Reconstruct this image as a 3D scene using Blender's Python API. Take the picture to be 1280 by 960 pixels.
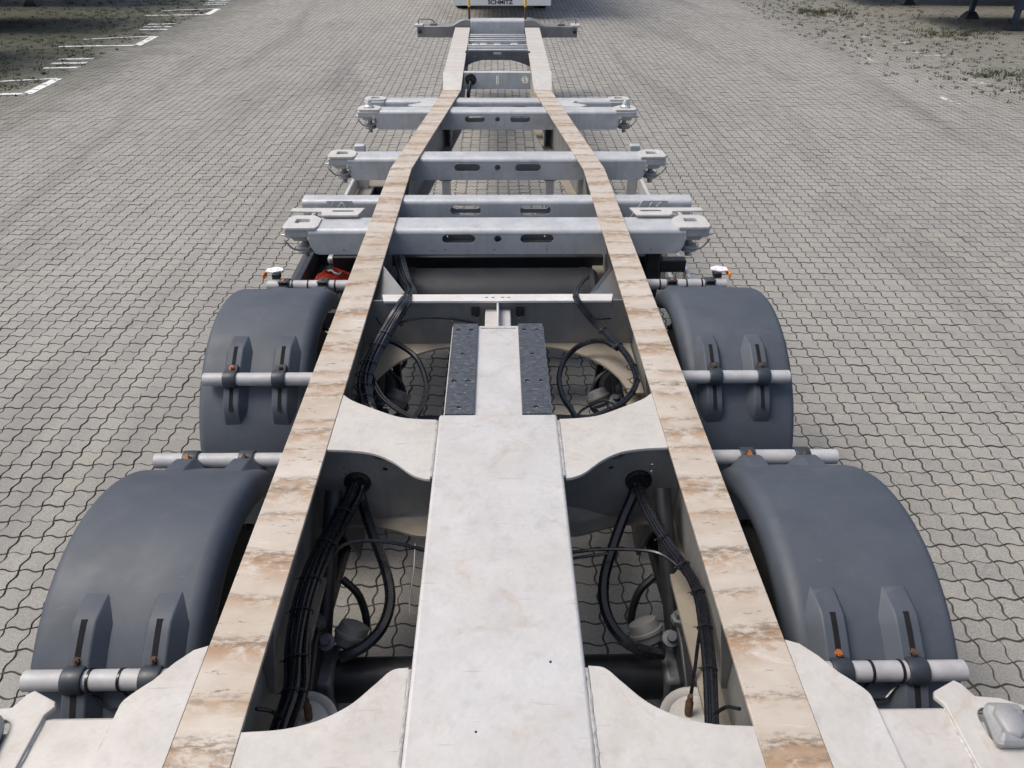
import bpy, bmesh, math, random
import numpy as np
from mathutils import Matrix, Vector

random.seed(7); rng = np.random.default_rng(7)
R = math.radians
sc = bpy.context.scene
col = sc.collection
for o in list(bpy.data.objects): bpy.data.objects.remove(o)

# ------------------------------------------------------------------ camera
F_PX, PITCH, YAW, ROLL = 961.0, R(32.87), R(1.10), R(0.30)
CAM = Vector((0.006, 0.0, 2.70))
fw = Vector((math.sin(YAW)*math.cos(PITCH), math.cos(YAW)*math.cos(PITCH), -math.sin(PITCH)))
rt0 = Vector((math.cos(YAW), -math.sin(YAW), 0)); up0 = rt0.cross(fw)
rt = rt0*math.cos(ROLL)+up0*math.sin(ROLL); up = -rt0*math.sin(ROLL)+up0*math.cos(ROLL)
cd = bpy.data.cameras.new('camera'); cam = bpy.data.objects.new('camera', cd); col.objects.link(cam)
cam.matrix_world = Matrix(((rt.x, up.x, -fw.x, CAM.x), (rt.y, up.y, -fw.y, CAM.y), (rt.z, up.z, -fw.z, CAM.z), (0, 0, 0, 1)))
cd.sensor_width = 36; cd.lens = F_PX/1280*36; cd.clip_start = 0.05; cd.clip_end = 2000
sc.camera = cam
sc.render.resolution_x, sc.render.resolution_y = 1024, 768

# ------------------------------------------------------------------ sky, sun, exposure
SUN_AZ, SUN_EL = R(-88), R(60)      # azimuth from +Y, clockwise: left of the trailer, high and hazy
w = bpy.data.worlds.new('World'); sc.world = w; w.use_nodes = True
nt = w.node_tree; bg = nt.nodes['Background']
sky = nt.nodes.new('ShaderNodeTexSky'); sky.sky_type = 'NISHITA'; sky.sun_disc = False
sky.sun_elevation = SUN_EL; sky.sun_rotation = SUN_AZ
sky.air_density = 1.0; sky.dust_density = 4.5; sky.ozone_density = 1.0
nt.links.new(sky.outputs[0], bg.inputs[0]); bg.inputs[1].default_value = 0.12
sl = bpy.data.lights.new('sun', 'SUN'); sl.energy = 1.6; sl.angle = R(28); sl.color = (1.0, 0.955, 0.885)
so = bpy.data.objects.new('sun', sl); col.objects.link(so)
sd = Vector((math.sin(SUN_AZ)*math.cos(SUN_EL), math.cos(SUN_AZ)*math.cos(SUN_EL), math.sin(SUN_EL)))
so.rotation_euler = sd.to_track_quat('Z', 'Y').to_euler(); so.location = sd*40
vs = sc.view_settings; vs.view_transform = 'Standard'; vs.look = 'None'; vs.gamma = 1.0; vs.use_curve_mapping = False
vs.exposure = 0.46

# ------------------------------------------------------------------ pixel helpers (photo pixels -> a ray; depth from a plane)
def ray(px, py): return fw + rt*((px-640)/F_PX) + up*((480-py)/F_PX)
def U(px, py, z):
    d = ray(px, py); return CAM + d*((z-CAM.z)/d.z)
def UY(px, py, y):
    d = ray(px, py); return CAM + d*((y-CAM.y)/d.y)

# ------------------------------------------------------------------ materials
def new_mat(name):
    m = bpy.data.materials.new(name); m.use_nodes = True
    n = m.node_tree.nodes; return m, n, m.node_tree.links, n['Principled BSDF']
def tex_noise(n, l, vec, scale, detail=4, rough=.55, dist=0):
    t = n.new('ShaderNodeTexNoise'); t.inputs['Scale'].default_value = scale; t.inputs['Detail'].default_value = detail
    t.inputs['Roughness'].default_value = rough; t.inputs['Distortion'].default_value = dist
    if vec: l.new(vec, t.inputs['Vector'])
    return t.outputs['Fac']
def ramp(n, l, fac, stops):
    r = n.new('ShaderNodeValToRGB'); e = r.color_ramp.elements
    while len(e) < len(stops): e.new(0.5)
    for el, (p, c) in zip(e, stops):
        el.position = p; el.color = c if len(c) == 4 else (*c, 1)
    l.new(fac, r.inputs[0]); return r.outputs[0]
def mix(n, l, fac, a, b, mode='MIX'):
    x = n.new('ShaderNodeMix'); x.data_type = 'RGBA'; x.blend_type = mode
    for i, v in ((0, fac), (6, a), (7, b)):
        if hasattr(v, 'links'): l.new(v, x.inputs[i])
        else: x.inputs[i].default_value = v if i == 0 or len(v) == 4 else (*v, 1)
    return x.outputs[2]
def vmath(n, l, op, a, b=None):
    x = n.new('ShaderNodeMath'); x.operation = op
    for i, v in ((0, a), (1, b)):
        if v is None: continue
        if hasattr(v, 'links'): l.new(v, x.inputs[i])
        else: x.inputs[i].default_value = v
    return x.outputs[0]
def pos(n): return n.new('ShaderNodeNewGeometry').outputs['Position']
def mapped(n, l, scale):
    mp = n.new('ShaderNodeMapping'); mp.inputs['Scale'].default_value = scale; l.new(pos(n), mp.inputs['Vector']); return mp.outputs[0]
def bump(n, l, b, h, strength, dist=.002):
    x = n.new('ShaderNodeBump'); x.inputs['Strength'].default_value = strength; x.inputs['Distance'].default_value = dist
    l.new(h, x.inputs['Height']); l.new(x.outputs[0], b.inputs['Normal'])
def BW(v): return (v, v, v)

def plain(name, c, rough=.5, metal=0, var=.25, scale=9, bump_s=0, bscale=60):
    m, n, l, b = new_mat(name)
    f = tex_noise(n, l, pos(n), scale, 5, .6)
    lo = tuple(x*(1-var) for x in c); hi = tuple(min(1, x*(1+var)) for x in c)
    l.new(ramp(n, l, f, [(.3, lo), (.7, hi)]), b.inputs['Base Color'])
    r = ramp(n, l, tex_noise(n, l, pos(n), scale*2.3, 3), [(.3, BW(max(.05, rough-.08))), (.7, BW(min(1, rough+.1)))])
    l.new(r, b.inputs['Roughness']); b.inputs['Metallic'].default_value = metal
    if bump_s: bump(n, l, b, tex_noise(n, l, pos(n), bscale, 3), bump_s)
    return m

def galv(name, lo, hi, metal=.45, rough=.42, dust=None, dust_amt=.4, rust=0):
    """hot-dip galvanised steel: cloudy zinc spangle, run streaks, optional dust on top-facing skin and rust bleeding"""
    m, n, l, b = new_mat(name)
    cl = tex_noise(n, l, pos(n), 5.5, 5, .6, .4)
    sp = n.new('ShaderNodeTexVoronoi'); sp.inputs['Scale'].default_value = 90; l.new(pos(n), sp.inputs['Vector'])
    c = ramp(n, l, cl, [(.28, lo), (.72, hi)])
    c = mix(n, l, .10, c, ramp(n, l, sp.outputs['Color'], [(0, BW(.25)), (1, BW(.75))]), 'OVERLAY')
    st = tex_noise(n, l, mapped(n, l, (26, 26, 2.2)), 1.0, 4, .6)
    c = mix(n, l, ramp(n, l, st, [(.52, BW(0)), (.78, BW(.4))]), c, tuple(x*.62 for x in lo))
    if dust:
        d = tex_noise(n, l, pos(n), 3.1, 6, .65, .8)
        c = mix(n, l, ramp(n, l, d, [(.35, BW(dust_amt*.35)), (.7, BW(dust_amt))]), c, dust)
    if rust:
        rs = tex_noise(n, l, pos(n), 6.3, 7, .7, 1.2)
        c = mix(n, l, ramp(n, l, rs, [(.55, BW(0)), (.76, BW(rust))]), c, (.34, .22, .11))
    scr = tex_noise(n, l, mapped(n, l, (7, 120, 30)), 1.0, 2, .5)
    c = mix(n, l, ramp(n, l, scr, [(.70, BW(0)), (.75, BW(.45))]), c, (.25, .23, .21))
    l.new(c, b.inputs['Base Color'])
    l.new(ramp(n, l, tex_noise(n, l, pos(n), 17, 4), [(.3, BW(rough-.08)), (.7, BW(rough+.14))]), b.inputs['Roughness'])
    b.inputs['Metallic'].default_value = metal
    bump(n, l, b, tex_noise(n, l, pos(n), 28, 4), .12, .002)
    return m

def rail_top_mat(name='rail_top_scuffed', amount=1.0, tint=0.0):
    """flange skin: chalky zinc with brown bands scuffed across it by containers"""
    m, n, l, b = new_mat(name)
    base = ramp(n, l, tex_noise(n, l, pos(n), 3.2, 6, .65, .6), [(.28, (.38, .315, .245)), (.5, (.45, .385, .31)), (.75, (.52, .475, .415))])
    # rows of marks where container cross-members have rested: a grey smear, rust below it, faint dashes between
    sep = n.new('ShaderNodeSeparateXYZ'); l.new(pos(n), sep.inputs[0])
    wob = tex_noise(n, l, mapped(n, l, (2.2, 1.6, .5)), 1.0, 4, .6)
    brk = tex_noise(n, l, mapped(n, l, (17, 26, 17)), 1.0, 6, .75, .35)
    fine = tex_noise(n, l, mapped(n, l, (24, 75, 24)), 1.0, 5, .75, .25)
    wide = tex_noise(n, l, mapped(n, l, (5, 7, 5)), 1.0, 4, .6)
    soft = tex_noise(n, l, mapped(n, l, (2.6, 6.0, 2)), 1.0, 4, .6, .4)
    c = mix(n, l, ramp(n, l, soft, [(.40, BW(0)), (.60, BW(.35))]), base, (.60, .555, .50))
    def rows(period, phase, amt):
        t = vmath(n, l, 'FRACT', vmath(n, l, 'ADD', vmath(n, l, 'MULTIPLY', sep.outputs[1], 1/period), vmath(n, l, 'ADD', vmath(n, l, 'MULTIPLY', wob, .55), phase)))
        rust = vmath(n, l, 'MULTIPLY', ramp(n, l, t, [(.36, BW(0)), (.52, BW(.5)), (.66, BW(1)), (.72, BW(.25)), (.80, BW(0))]), ramp(n, l, vmath(n, l, 'ADD', vmath(n, l, 'MULTIPLY', brk, .7), vmath(n, l, 'MULTIPLY', wide, .4)), [(.50, BW(0)), (.60, BW(1))]))
        grey = vmath(n, l, 'MULTIPLY', ramp(n, l, t, [(.62, BW(0)), (.68, BW(1)), (.74, BW(.8)), (.82, BW(0))]), ramp(n, l, fine, [(.45, BW(0)), (.56, BW(1))]))
        dash = vmath(n, l, 'MULTIPLY', ramp(n, l, t, [(.10, BW(0)), (.14, BW(1)), (.20, BW(1)), (.24, BW(0))]), ramp(n, l, fine, [(.57, BW(0)), (.64, BW(1))]))
        return vmath(n, l, 'MULTIPLY', rust, amt), vmath(n, l, 'MULTIPLY', grey, amt), vmath(n, l, 'MULTIPLY', dash, amt)
    for period, phase, amt in ((.30, .1, 1.0*amount), (.163, .55, .8*amount)):
        k1, k2, k3 = rows(period, phase, amt)
        c = mix(n, l, vmath(n, l, 'MULTIPLY', k1, .75), c, (.30, .165, .072))
        c = mix(n, l, vmath(n, l, 'MULTIPLY', k2, .85), c, (.17, .13, .09))
        c = mix(n, l, vmath(n, l, 'MULTIPLY', k3, .85), c, (.13, .105, .08))
    bl = tex_noise(n, l, mapped(n, l, (8, 11, 8)), 1.0, 4, .6, .5)
    c = mix(n, l, ramp(n, l, bl, [(.70, BW(0)), (.75, BW(.75))]), c, (.52, .20, .045))
    pale = tex_noise(n, l, mapped(n, l, (5, 30, 5)), 1.0, 5, .7, .6)
    c = mix(n, l, ramp(n, l, pale, [(.60, BW(0)), (.68, BW(.4))]), c, (.66, .645, .61))
    if tint: c = mix(n, l, tint, c, (.56, .55, .53))
    l.new(c, b.inputs['Base Color']); b.inputs['Metallic'].default_value = .08
    l.new(ramp(n, l, brk, [(.3, BW(.5)), (.7, BW(.75))]), b.inputs['Roughness'])
    bump(n, l, b, brk, .25, .002)
    return m

def paving_mat(name, attr=True):
    m, n, l, b = new_mat(name)
    sep = n.new('ShaderNodeSeparateXYZ'); l.new(pos(n), sep.inputs[0])
    fine = tex_noise(n, l, pos(n), 120, 4, .8)
    mid = tex_noise(n, l, pos(n), 22, 5, .65)
    big = tex_noise(n, l, pos(n), .55, 5, .6, .4)
    c = ramp(n, l, fine, [(.30, (.16, .155, .137)), (.5, (.28, .270, .243)), (.70, (.425, .411, .372))])
    if attr:
        at = n.new('ShaderNodeAttribute'); at.attribute_name = 'tint'
        c = mix(n, l, 1.0, c, ramp(n, l, at.outputs['Fac'], [(0, (.90, .90, .90)), (.5, (1, .995, .985)), (.85, (1.05, 1.045, 1.03)), (1, (1.07, 1.04, .99))]), 'MULTIPLY')
    c = mix(n, l, ramp(n, l, mid, [(.3, BW(.28)), (.62, BW(0))]), c, (.14, .135, .125))
    c = mix(n, l, ramp(n, l, big, [(.40, BW(0)), (.72, BW(.40))]), c, (.35, .335, .31))
    # tyre grime trails
    tr = tex_noise(n, l, mapped(n, l, (.9, .12, 1)), 1.0, 4, .6, .6)
    c = mix(n, l, ramp(n, l, tr, [(.52, BW(0)), (.68, BW(.5))]), c, (.13, .125, .12))
    oil = tex_noise(n, l, pos(n), 1.7, 5, .65, .7)
    c = mix(n, l, ramp(n, l, oil, [(.64, BW(0)), (.74, BW(.42))]), c, (.095, .09, .085))
    # moss on the left bays, spread wider as painted shade; sandy weedy verge on the right (wear with its own shape)
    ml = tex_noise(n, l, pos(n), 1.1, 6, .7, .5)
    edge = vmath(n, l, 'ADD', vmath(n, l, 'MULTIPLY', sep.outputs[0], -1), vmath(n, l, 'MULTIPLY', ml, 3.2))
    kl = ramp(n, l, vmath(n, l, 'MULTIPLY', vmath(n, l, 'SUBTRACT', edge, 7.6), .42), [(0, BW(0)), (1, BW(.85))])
    moss_shade = ramp(n, l, tex_noise(n, l, pos(n), 5, 5, .7), [(.35, (.035, .037, .02)), (.6, (.065, .072, .03)), (.8, (.11, .105, .06))])
    c = mix(n, l, kl, c, moss_shade)
    edge2 = vmath(n, l, 'ADD', sep.outputs[0], vmath(n, l, 'MULTIPLY', ml, 3.0))
    edge2 = vmath(n, l, 'ADD', edge2, vmath(n, l, 'MULTIPLY', sep.outputs[1], .09))
    kr = ramp(n, l, vmath(n, l, 'MULTIPLY', vmath(n, l, 'SUBTRACT', edge2, 9.6), .42), [(0, BW(0)), (1, BW(.85))])
    sand = ramp(n, l, tex_noise(n, l, pos(n), 7, 5, .7), [(.3, (.12, .118, .085)), (.55, (.20, .195, .165)), (.8, (.27, .262, .24))])
    c = mix(n, l, kr, c, sand)
    l.new(c, b.inputs['Base Color'])
    l.new(ramp(n, l, mid, [(.3, BW(.62)), (.7, BW(.82))]), b.inputs['Roughness'])
    h = vmath(n, l, 'ADD', vmath(n, l, 'MULTIPLY', fine, .5), mid)
    bump(n, l, b, h, .55, .003)
    return m

def ground_mat():
    m, n, l, b = new_mat('ground_joint_sand')
    f = tex_noise(n, l, pos(n), 14, 6, .7)
    c = ramp(n, l, f, [(.3, (.035, .033, .029)), (.55, (.065, .06, .052)), (.75, (.11, .10, .08))])
    mo = tex_noise(n, l, pos(n), 2.6, 5, .7)
    c = mix(n, l, ramp(n, l, mo, [(.58, BW(0)), (.7, BW(.5))]), c, (.055, .065, .025))
    l.new(c, b.inputs['Base Color']); b.inputs['Roughness'].default_value = .95
    return m

def plastic_guard():
    m, n, l, b = new_mat('mudguard_plastic')
    f = tex_noise(n, l, pos(n), 3.2, 6, .65, .6)
    c = ramp(n, l, f, [(.3, (.048, .058, .073)), (.7, (.068, .080, .098))])
    sp = tex_noise(n, l, pos(n), 170, 2, .5)
    c = mix(n, l, ramp(n, l, sp, [(.72, BW(0)), (.78, BW(.5))]), c, (.20, .20, .20))
    sc_ = tex_noise(n, l, mapped(n, l, (14, 60, 14)), 1.0, 3, .6)
    c = mix(n, l, ramp(n, l, sc_, [(.68, BW(0)), (.76, BW(.3))]), c, (.15, .16, .18))
    du = tex_noise(n, l, pos(n), 9, 7, .75, .5)
    c = mix(n, l, ramp(n, l, du, [(.50, BW(0)), (.78, BW(.16))]), c, (.17, .165, .15))
    l.new(c, b.inputs['Base Color'])
    l.new(ramp(n, l, tex_noise(n, l, pos(n), 6, 5), [(.3, BW(.52)), (.7, BW(.68))]), b.inputs['Roughness'])
    bump(n, l, b, tex_noise(n, l, pos(n), 330, 2), .10, .001)
    return m

def pad_mat():
    m, n, l, b = new_mat('ribbed_wear_pad')
    mp = mapped(n, l, (45, 130, 45)); f = tex_noise(n, l, mp, 1.0, 3, .6, .7)
    l.new(ramp(n, l, f, [(.35, (.028, .032, .040)), (.6, (.075, .082, .095)), (.75, (.19, .20, .22))]), b.inputs['Base Color'])
    b.inputs['Roughness'].default_value = .42
    bump(n, l, b, f, .9, .004); return m

def worn_paint(lo, hi):
    m, n, l, b = new_mat('worn_white_paint')
    b.inputs['Base Color'].default_value = (.74, .74, .72, 1); b.inputs['Roughness'].default_value = .7
    f = tex_noise(n, l, pos(n), 9, 6, .7)
    tr = n.new('ShaderNodeBsdfTransparent'); ms = n.new('ShaderNodeMixShader')
    k = ramp(n, l, f, [(lo, BW(1)), (hi, BW(0))])
    l.new(k, ms.inputs[0]); l.new(b.outputs[0], ms.inputs[1]); l.new(tr.outputs[0], ms.inputs[2])
    l.new(ms.outputs[0], n['Material Output'].inputs[0]); return m

M = dict(
    rail_top=rail_top_mat(), neck_top=rail_top_mat('gooseneck_top_scuffed', .8, .5),
    plate=galv('galvanised_plate_chalky', (.42, .41, .39), (.56, .555, .54), .08, .54, (.50, .445, .37), .55, .45),
    beam=galv('galvanised_beam_pale', (.45, .45, .45), (.56, .56, .56), .10, .48, (.50, .455, .395), .5, .4),
    galv=galv('galvanised_steel', (.40, .415, .425), (.57, .58, .59), .25, .47, (.5, .48, .44), .18, 0),
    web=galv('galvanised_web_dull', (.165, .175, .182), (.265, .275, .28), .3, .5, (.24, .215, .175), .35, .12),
    cast=galv('galvanised_casting', (.46, .455, .435), (.58, .575, .56), .15, .5, (.58, .54, .47), .4, .10),
    flange_low=galv('dusty_lower_flange', (.20, .185, .16), (.31, .285, .245), .1, .6, (.28, .24, .18), .6, .2),
    white_bar=galv('zinc_bar_white', (.55, .54, .52), (.70, .69, .67), .1, .5, (.55, .48, .38), .3, .1),
    web2=galv('lock_steel_grey', (.24, .25, .26), (.36, .37, .38), .3, .5, (.34, .31, .26), .3, .35),
    darkgalv=galv('dark_grey_steel', (.09, .10, .11), (.17, .18, .19), .4, .5),
    guard=plastic_guard(), pad=pad_mat(),
    tube=plain('aluminium_tube', (.40, .40, .40), .55, .10, .16, 14),
    clamp=plain('black_clamp_plastic', (.028, .034, .042), .45, 0, .2, 30),
    cable=plain('black_cable_sheath', (.009, .010, .013), .22, 0, .3, 40),
    rubber=plain('tyre_rubber', (.022, .022, .022), .8, 0, .35, 18, .3, 90),
    black=plain('black_painted_steel', (.014, .015, .018), .45, .0, .35, 16),
    tank=plain('charcoal_painted_tank', (.036, .041, .050), .5, 0, .25, 8),
    rim=plain('silver_painted_rim', (.45, .45, .46), .45, .4, .15, 10),
    alu=plain('aluminium_profile', (.60, .60, .58), .42, .35, .12, 6),
    orange=plain('orange_bolt', (.42, .14, .035), .55, .2, .35, 60),
    orangelens=plain('orange_reflector', (.75, .22, .02), .25, 0, .1, 20),
    yellow=plain('yellow_post_paint', (.68, .44, .06), .5, 0, .15, 20),
    rustdark=plain('rusty_dark_steel', (.10, .06, .035), .7, .2, .4, 40),
    red=plain('red_strap_webbing', (.66, .075, .030), .7, 0, .25, 60, .3, 300),
    blue=plain('blue_plastic', (.05, .16, .33), .45, 0, .2, 20),
    white=plain('white_body_paint', (.74, .74, .73), .35, 0, .05, 4),
    letter=plain('black_lettering', (.015, .015, .015), .5, 0, .1, 20),
    curtain=plain('grey_blue_tarpaulin', (.14, .16, .20), .5, 0, .2, 2),
    navy=plain('dark_blue_steel', (.03, .045, .085), .5, 0, .3, 10),
    weld=plain('weld_bead', (.45, .44, .42), .45, .3, .3, 60),
    chrome=plain('bare_zinc_fitting', (.62, .62, .60), .32, .6, .2, 30),
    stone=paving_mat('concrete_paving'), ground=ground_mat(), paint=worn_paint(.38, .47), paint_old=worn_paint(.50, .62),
    joint=plain('joint_grime', (.085, .080, .069), .95, 0, .35, 30),
    tankdark=plain('near_black_tank', (.017, .019, .023), .5, 0, .25, 8),
    slot_shade=plain('slot_shade_black', (.004, .004, .005), .95, 0, .1, 9),
    grass=plain('weed_leaves', (.085, .088, .048), .85, 0, .5, 3),
)

# ------------------------------------------------------------------ mesh builder
class MB:
    def __init__(s): s.v = []; s.f = []
    def add(s, verts, faces, mx=None):
        o = len(s.v)
        s.v += [tuple(mx @ Vector(p)) if mx else tuple(p) for p in verts]
        s.f += [tuple(i+o for i in f) for f in faces]; return s
    def box(s, x0, x1, y0, y1, z0, z1, mx=None):
        vs_ = [(x, y, z) for z in (z0, z1) for y in (y0, y1) for x in (x0, x1)]
        return s.add(vs_, [(0, 2, 3, 1), (4, 5, 7, 6), (0, 1, 5, 4), (2, 6, 7, 3), (0, 4, 6, 2), (1, 3, 7, 5)], mx)
    def hull(s, rings, closed_ends=True, cyc=True):
        """loft equal-length rings of points"""
        n = len(rings[0]); o = len(s.v)
        for r in rings: s.v += [tuple(p) for p in r]
        for i in range(len(rings)-1):
            for j in range(n if cyc else n-1):
                a = o+i*n+j; b = o+i*n+(j+1) % n
                s.f.append((a, b, b+n, a+n))
        if closed_ends:
            s.f.append(tuple(o+j for j in reversed(range(n)))); s.f.append(tuple(o+(len(rings)-1)*n+j for j in range(n)))
        return s
    def tube(s, path, r, n=8, smooth=0, rr=None):
        P = [Vector(p) for p in path]
        if smooth: P = catmull(P, smooth)
        T = [(P[min(i+1, len(P)-1)]-P[max(i-1, 0)]).normalized() for i in range(len(P))]
        u = T[0].orthogonal().normalized(); rings = []
        for i, (p, t) in enumerate(zip(P, T)):
            u = (u-t*u.dot(t)).normalized(); v_ = t.cross(u)
            q = rr[i] if rr else r
            rings.append([p+(u*math.cos(2*math.pi*k/n)+v_*math.sin(2*math.pi*k/n))*q for k in range(n)])
        return s.hull(rings)
    def lathe(s, prof, origin, axis, n=20):
        a = Vector(axis).normalized(); u = a.orthogonal().normalized(); v_ = a.cross(u); o = Vector(origin)
        rings = [[o+a*h+(u*math.cos(2*math.pi*k/n)+v_*math.sin(2*math.pi*k/n))*max(r, 1e-4) for k in range(n)] for r, h in prof]
        return s.hull(rings)
    def plate(s, outline, holes=(), t=.01, mx=None, bev=0):
        return s.add(*plate_vf(outline, holes, t, bev), mx)
    def build(s, name, mat, parent=None, bevel=0, seg=2, sharp=38):
        pts = np.array(s.v); c = (pts.min(0)+pts.max(0))/2
        me = bpy.data.meshes.new(name); me.from_pydata((pts-c).tolist(), [], s.f); me.validate()
        bm = bmesh.new(); bm.from_mesh(me); bmesh.ops.recalc_face_normals(bm, faces=bm.faces); bm.to_mesh(me); bm.free()
        me.shade_smooth(); me.set_sharp_from_angle(angle=R(sharp))
        me.materials.append(M[mat] if isinstance(mat, str) else mat)
        o = bpy.data.objects.new(name, me); col.objects.link(o); o.location = c
        if parent: put(o, parent)
        if bevel:
            b = o.modifiers.new('bevel', 'BEVEL'); b.width = bevel; b.segments = seg; b.limit_method = 'ANGLE'; b.angle_limit = R(40)
        return o
WORLD = {}
def put(o, parent):
    """parent o keeping its world place (no rotations used on parents)"""
    loc = Vector((0, 0, 0)); p = parent
    while p is not None: loc += p.location; p = p.parent
    o.parent = parent; o.location = Vector(o.location)-loc
def empty(name, loc, label, cat, group=None):
    e = bpy.data.objects.new(name, None); col.objects.link(e); e.location = loc; e.empty_display_size = .2
    tag(e, label, cat, group); return e
def tag(o, label, cat, group=None):
    o['label'] = label; o['category'] = cat
    if group: o['group'] = group
    return o
def catmull(P, k):
    Q = [P[0]*2-P[1]]+P+[P[-1]*2-P[-2]]; out = []
    for i in range(1, len(Q)-2):
        for j in range(k):
            t = j/k; a, b, c, d = Q[i-1], Q[i], Q[i+1], Q[i+2]
            out.append(.5*((2*b)+(c-a)*t+(2*a-5*b+4*c-d)*t*t+(3*b-a-3*c+d)*t**3))
    return out+[P[-1]]
def plate_vf(outline, holes, t, bev=0):
    cu = bpy.data.curves.new('tmp', 'CURVE'); cu.dimensions = '2D'; cu.fill_mode = 'BOTH'
    cu.extrude = max(t/2-bev, 1e-4)
    if bev: cu.bevel_depth = bev; cu.bevel_resolution = 1; cu.offset = -bev
    for pts in (outline, *holes):
        sp = cu.splines.new('POLY'); sp.points.add(len(pts)-1); sp.use_cyclic_u = True
        for p, q in zip(sp.points, pts): p.co = (q[0], q[1], 0, 1)
    ob = bpy.data.objects.new('tmp', cu)
    me = bpy.data.meshes.new_from_object(ob)
    v = [tuple(x.co) for x in me.vertices]; f = [tuple(p.vertices) for p in me.polygons]
    bpy.data.objects.remove(ob); bpy.data.curves.remove(cu); bpy.data.meshes.remove(me)
    return v, f
def circ(cx, cy, r, n=20, ry=None):
    return [(cx+r*math.cos(2*math.pi*k/n), cy+(ry or r)*math.sin(2*math.pi*k/n)) for k in range(n)]
def slot(cx, cy, w_, h, n=7):
    r = h/2; a = w_/2-r
    return [(cx+a+r*math.cos(t), cy+r*math.sin(t)) for t in np.linspace(-math.pi/2, math.pi/2, n)] + \
           [(cx-a+r*math.cos(t), cy+r*math.sin(t)) for t in np.linspace(math.pi/2, 1.5*math.pi, n)]
def rrect(x0, x1, y0, y1, r, n=4):
    out = []
    for cx, cy, a0 in ((x1-r, y0+r, -90), (x1-r, y1-r, 0), (x0+r, y1-r, 90), (x0+r, y0+r, 180)):
        out += [(cx+r*math.cos(R(a0+90*k/n)), cy+r*math.sin(R(a0+90*k/n))) for k in range(n+1)]
    return out
XZ = Matrix(((1, 0, 0, 0), (0, 0, -1, 0), (0, 1, 0, 0), (0, 0, 0, 1)))    # plate drawn in x,z standing up, facing -Y
YZ = Matrix(((0, 0, 1, 0), (1, 0, 0, 0), (0, 1, 0, 0), (0, 0, 0, 1)))     # plate drawn in y,z standing up, facing X
def T(x, y, z): return Matrix.Translation((x, y, z))

# ================================================================== GROUND
CELL, JOINT, AMP = .1125, .0022, .080
gm = MB(); gm.v = [(-400, -60, -.013), (400, -60, -.013), (400, 900, -.013), (-400, 900, -.013)]; gm.f = [(0, 1, 2, 3)]
ground = gm.build('ground', 'ground'); ground['kind'] = 'structure'
far = MB()   # yard beyond the laid stones, too far off to tell them apart
for x0, x1, y0, y1 in ((-200, 200, 27.0, 400), (-200, -17.0, -40, 27.0), (18.0, 200, -40, 27.0)):
    far.box(x0, x1, y0, y1, -.012, 0)
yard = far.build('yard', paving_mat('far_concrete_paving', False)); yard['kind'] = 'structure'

def outline(tt):
    """unit cell with S-shaped edges, counter-clockwise; each edge one full wave"""
    s = lambda t: AMP*math.sin(2*math.pi*t)
    p = [(t, s(t)) for t in tt]
    p += [(1-s(t), t) for t in tt]
    p += [(1-t, 1-s(t)*-1*-1) if False else (1-t, 1+s(1-t)) for t in tt]
    p += [(-s(1-t), 1-t) for t in tt]
    c = np.array(p)-.5
    k = 1-2*JOINT/CELL
    return c*k*CELL
O_near = outline([0, .125, .25, .375, .625, .75, .875]); O_far = outline([0, .25, .75])
def stone_vf(O, bev, depth):
    n = len(O); top = O*(1-2*bev/CELL)
    v = np.vstack([np.c_[top, np.zeros(n)], np.c_[O, np.full(n, -bev*.9)], np.c_[O, np.full(n, -depth)]])
    f = [tuple(range(n))]
    for r_ in (0, 1):
        for j in range(n): f.append((r_*n+(j+1) % n, r_*n+j, (r_+1)*n+j, (r_+1)*n+(j+1) % n))
    return v, f
paving = MB(); paving.v = [(-17, -1, -.0055), (18, -1, -.0055), (18, 27, -.0055), (-17, 27, -.0055)]; paving.f = [(0, 1, 2, 3)]
paving = paving.build('paving', 'ground'); paving['kind'] = 'structure'
ix = np.arange(-151, 160); iy = np.arange(0, 240)
gx, gy = np.meshgrid((ix+.5)*CELL, (iy+.5)*CELL); gx = gx.ravel(); gy = gy.ravel()
def project(x, y, z):
    d = np.stack([x-CAM.x, y-CAM.y, np.full_like(x, z-CAM.z)], -1)
    wz = d@np.array(fw); return 640+F_PX*(d@np.array(rt))/wz, 480-F_PX*(d@np.array(up))/wz, wz
px_, py_, wz = project(gx, gy, 0.)
keep = (wz > .8) & (px_ > -340) & (px_ < 1620) & (py_ < 1250) & (gx < 17.9) & (gx > -16.9)
gx, gy, px_, py_, wz = (a[keep] for a in (gx, gy, px_, py_, wz))
vis = (px_ > 5) & (px_ < 1275) & (py_ < 955) & (np.abs(gx) > 1.32)
single = np.zeros(len(gx), bool); single[np.where(vis)[0][np.argsort(wz[vis])[:300]]] = True
def sag(x, y): return .0006*(np.sin(x*2.1+.6*y)+np.sin(y*1.7-.8*x+1.3))
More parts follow.
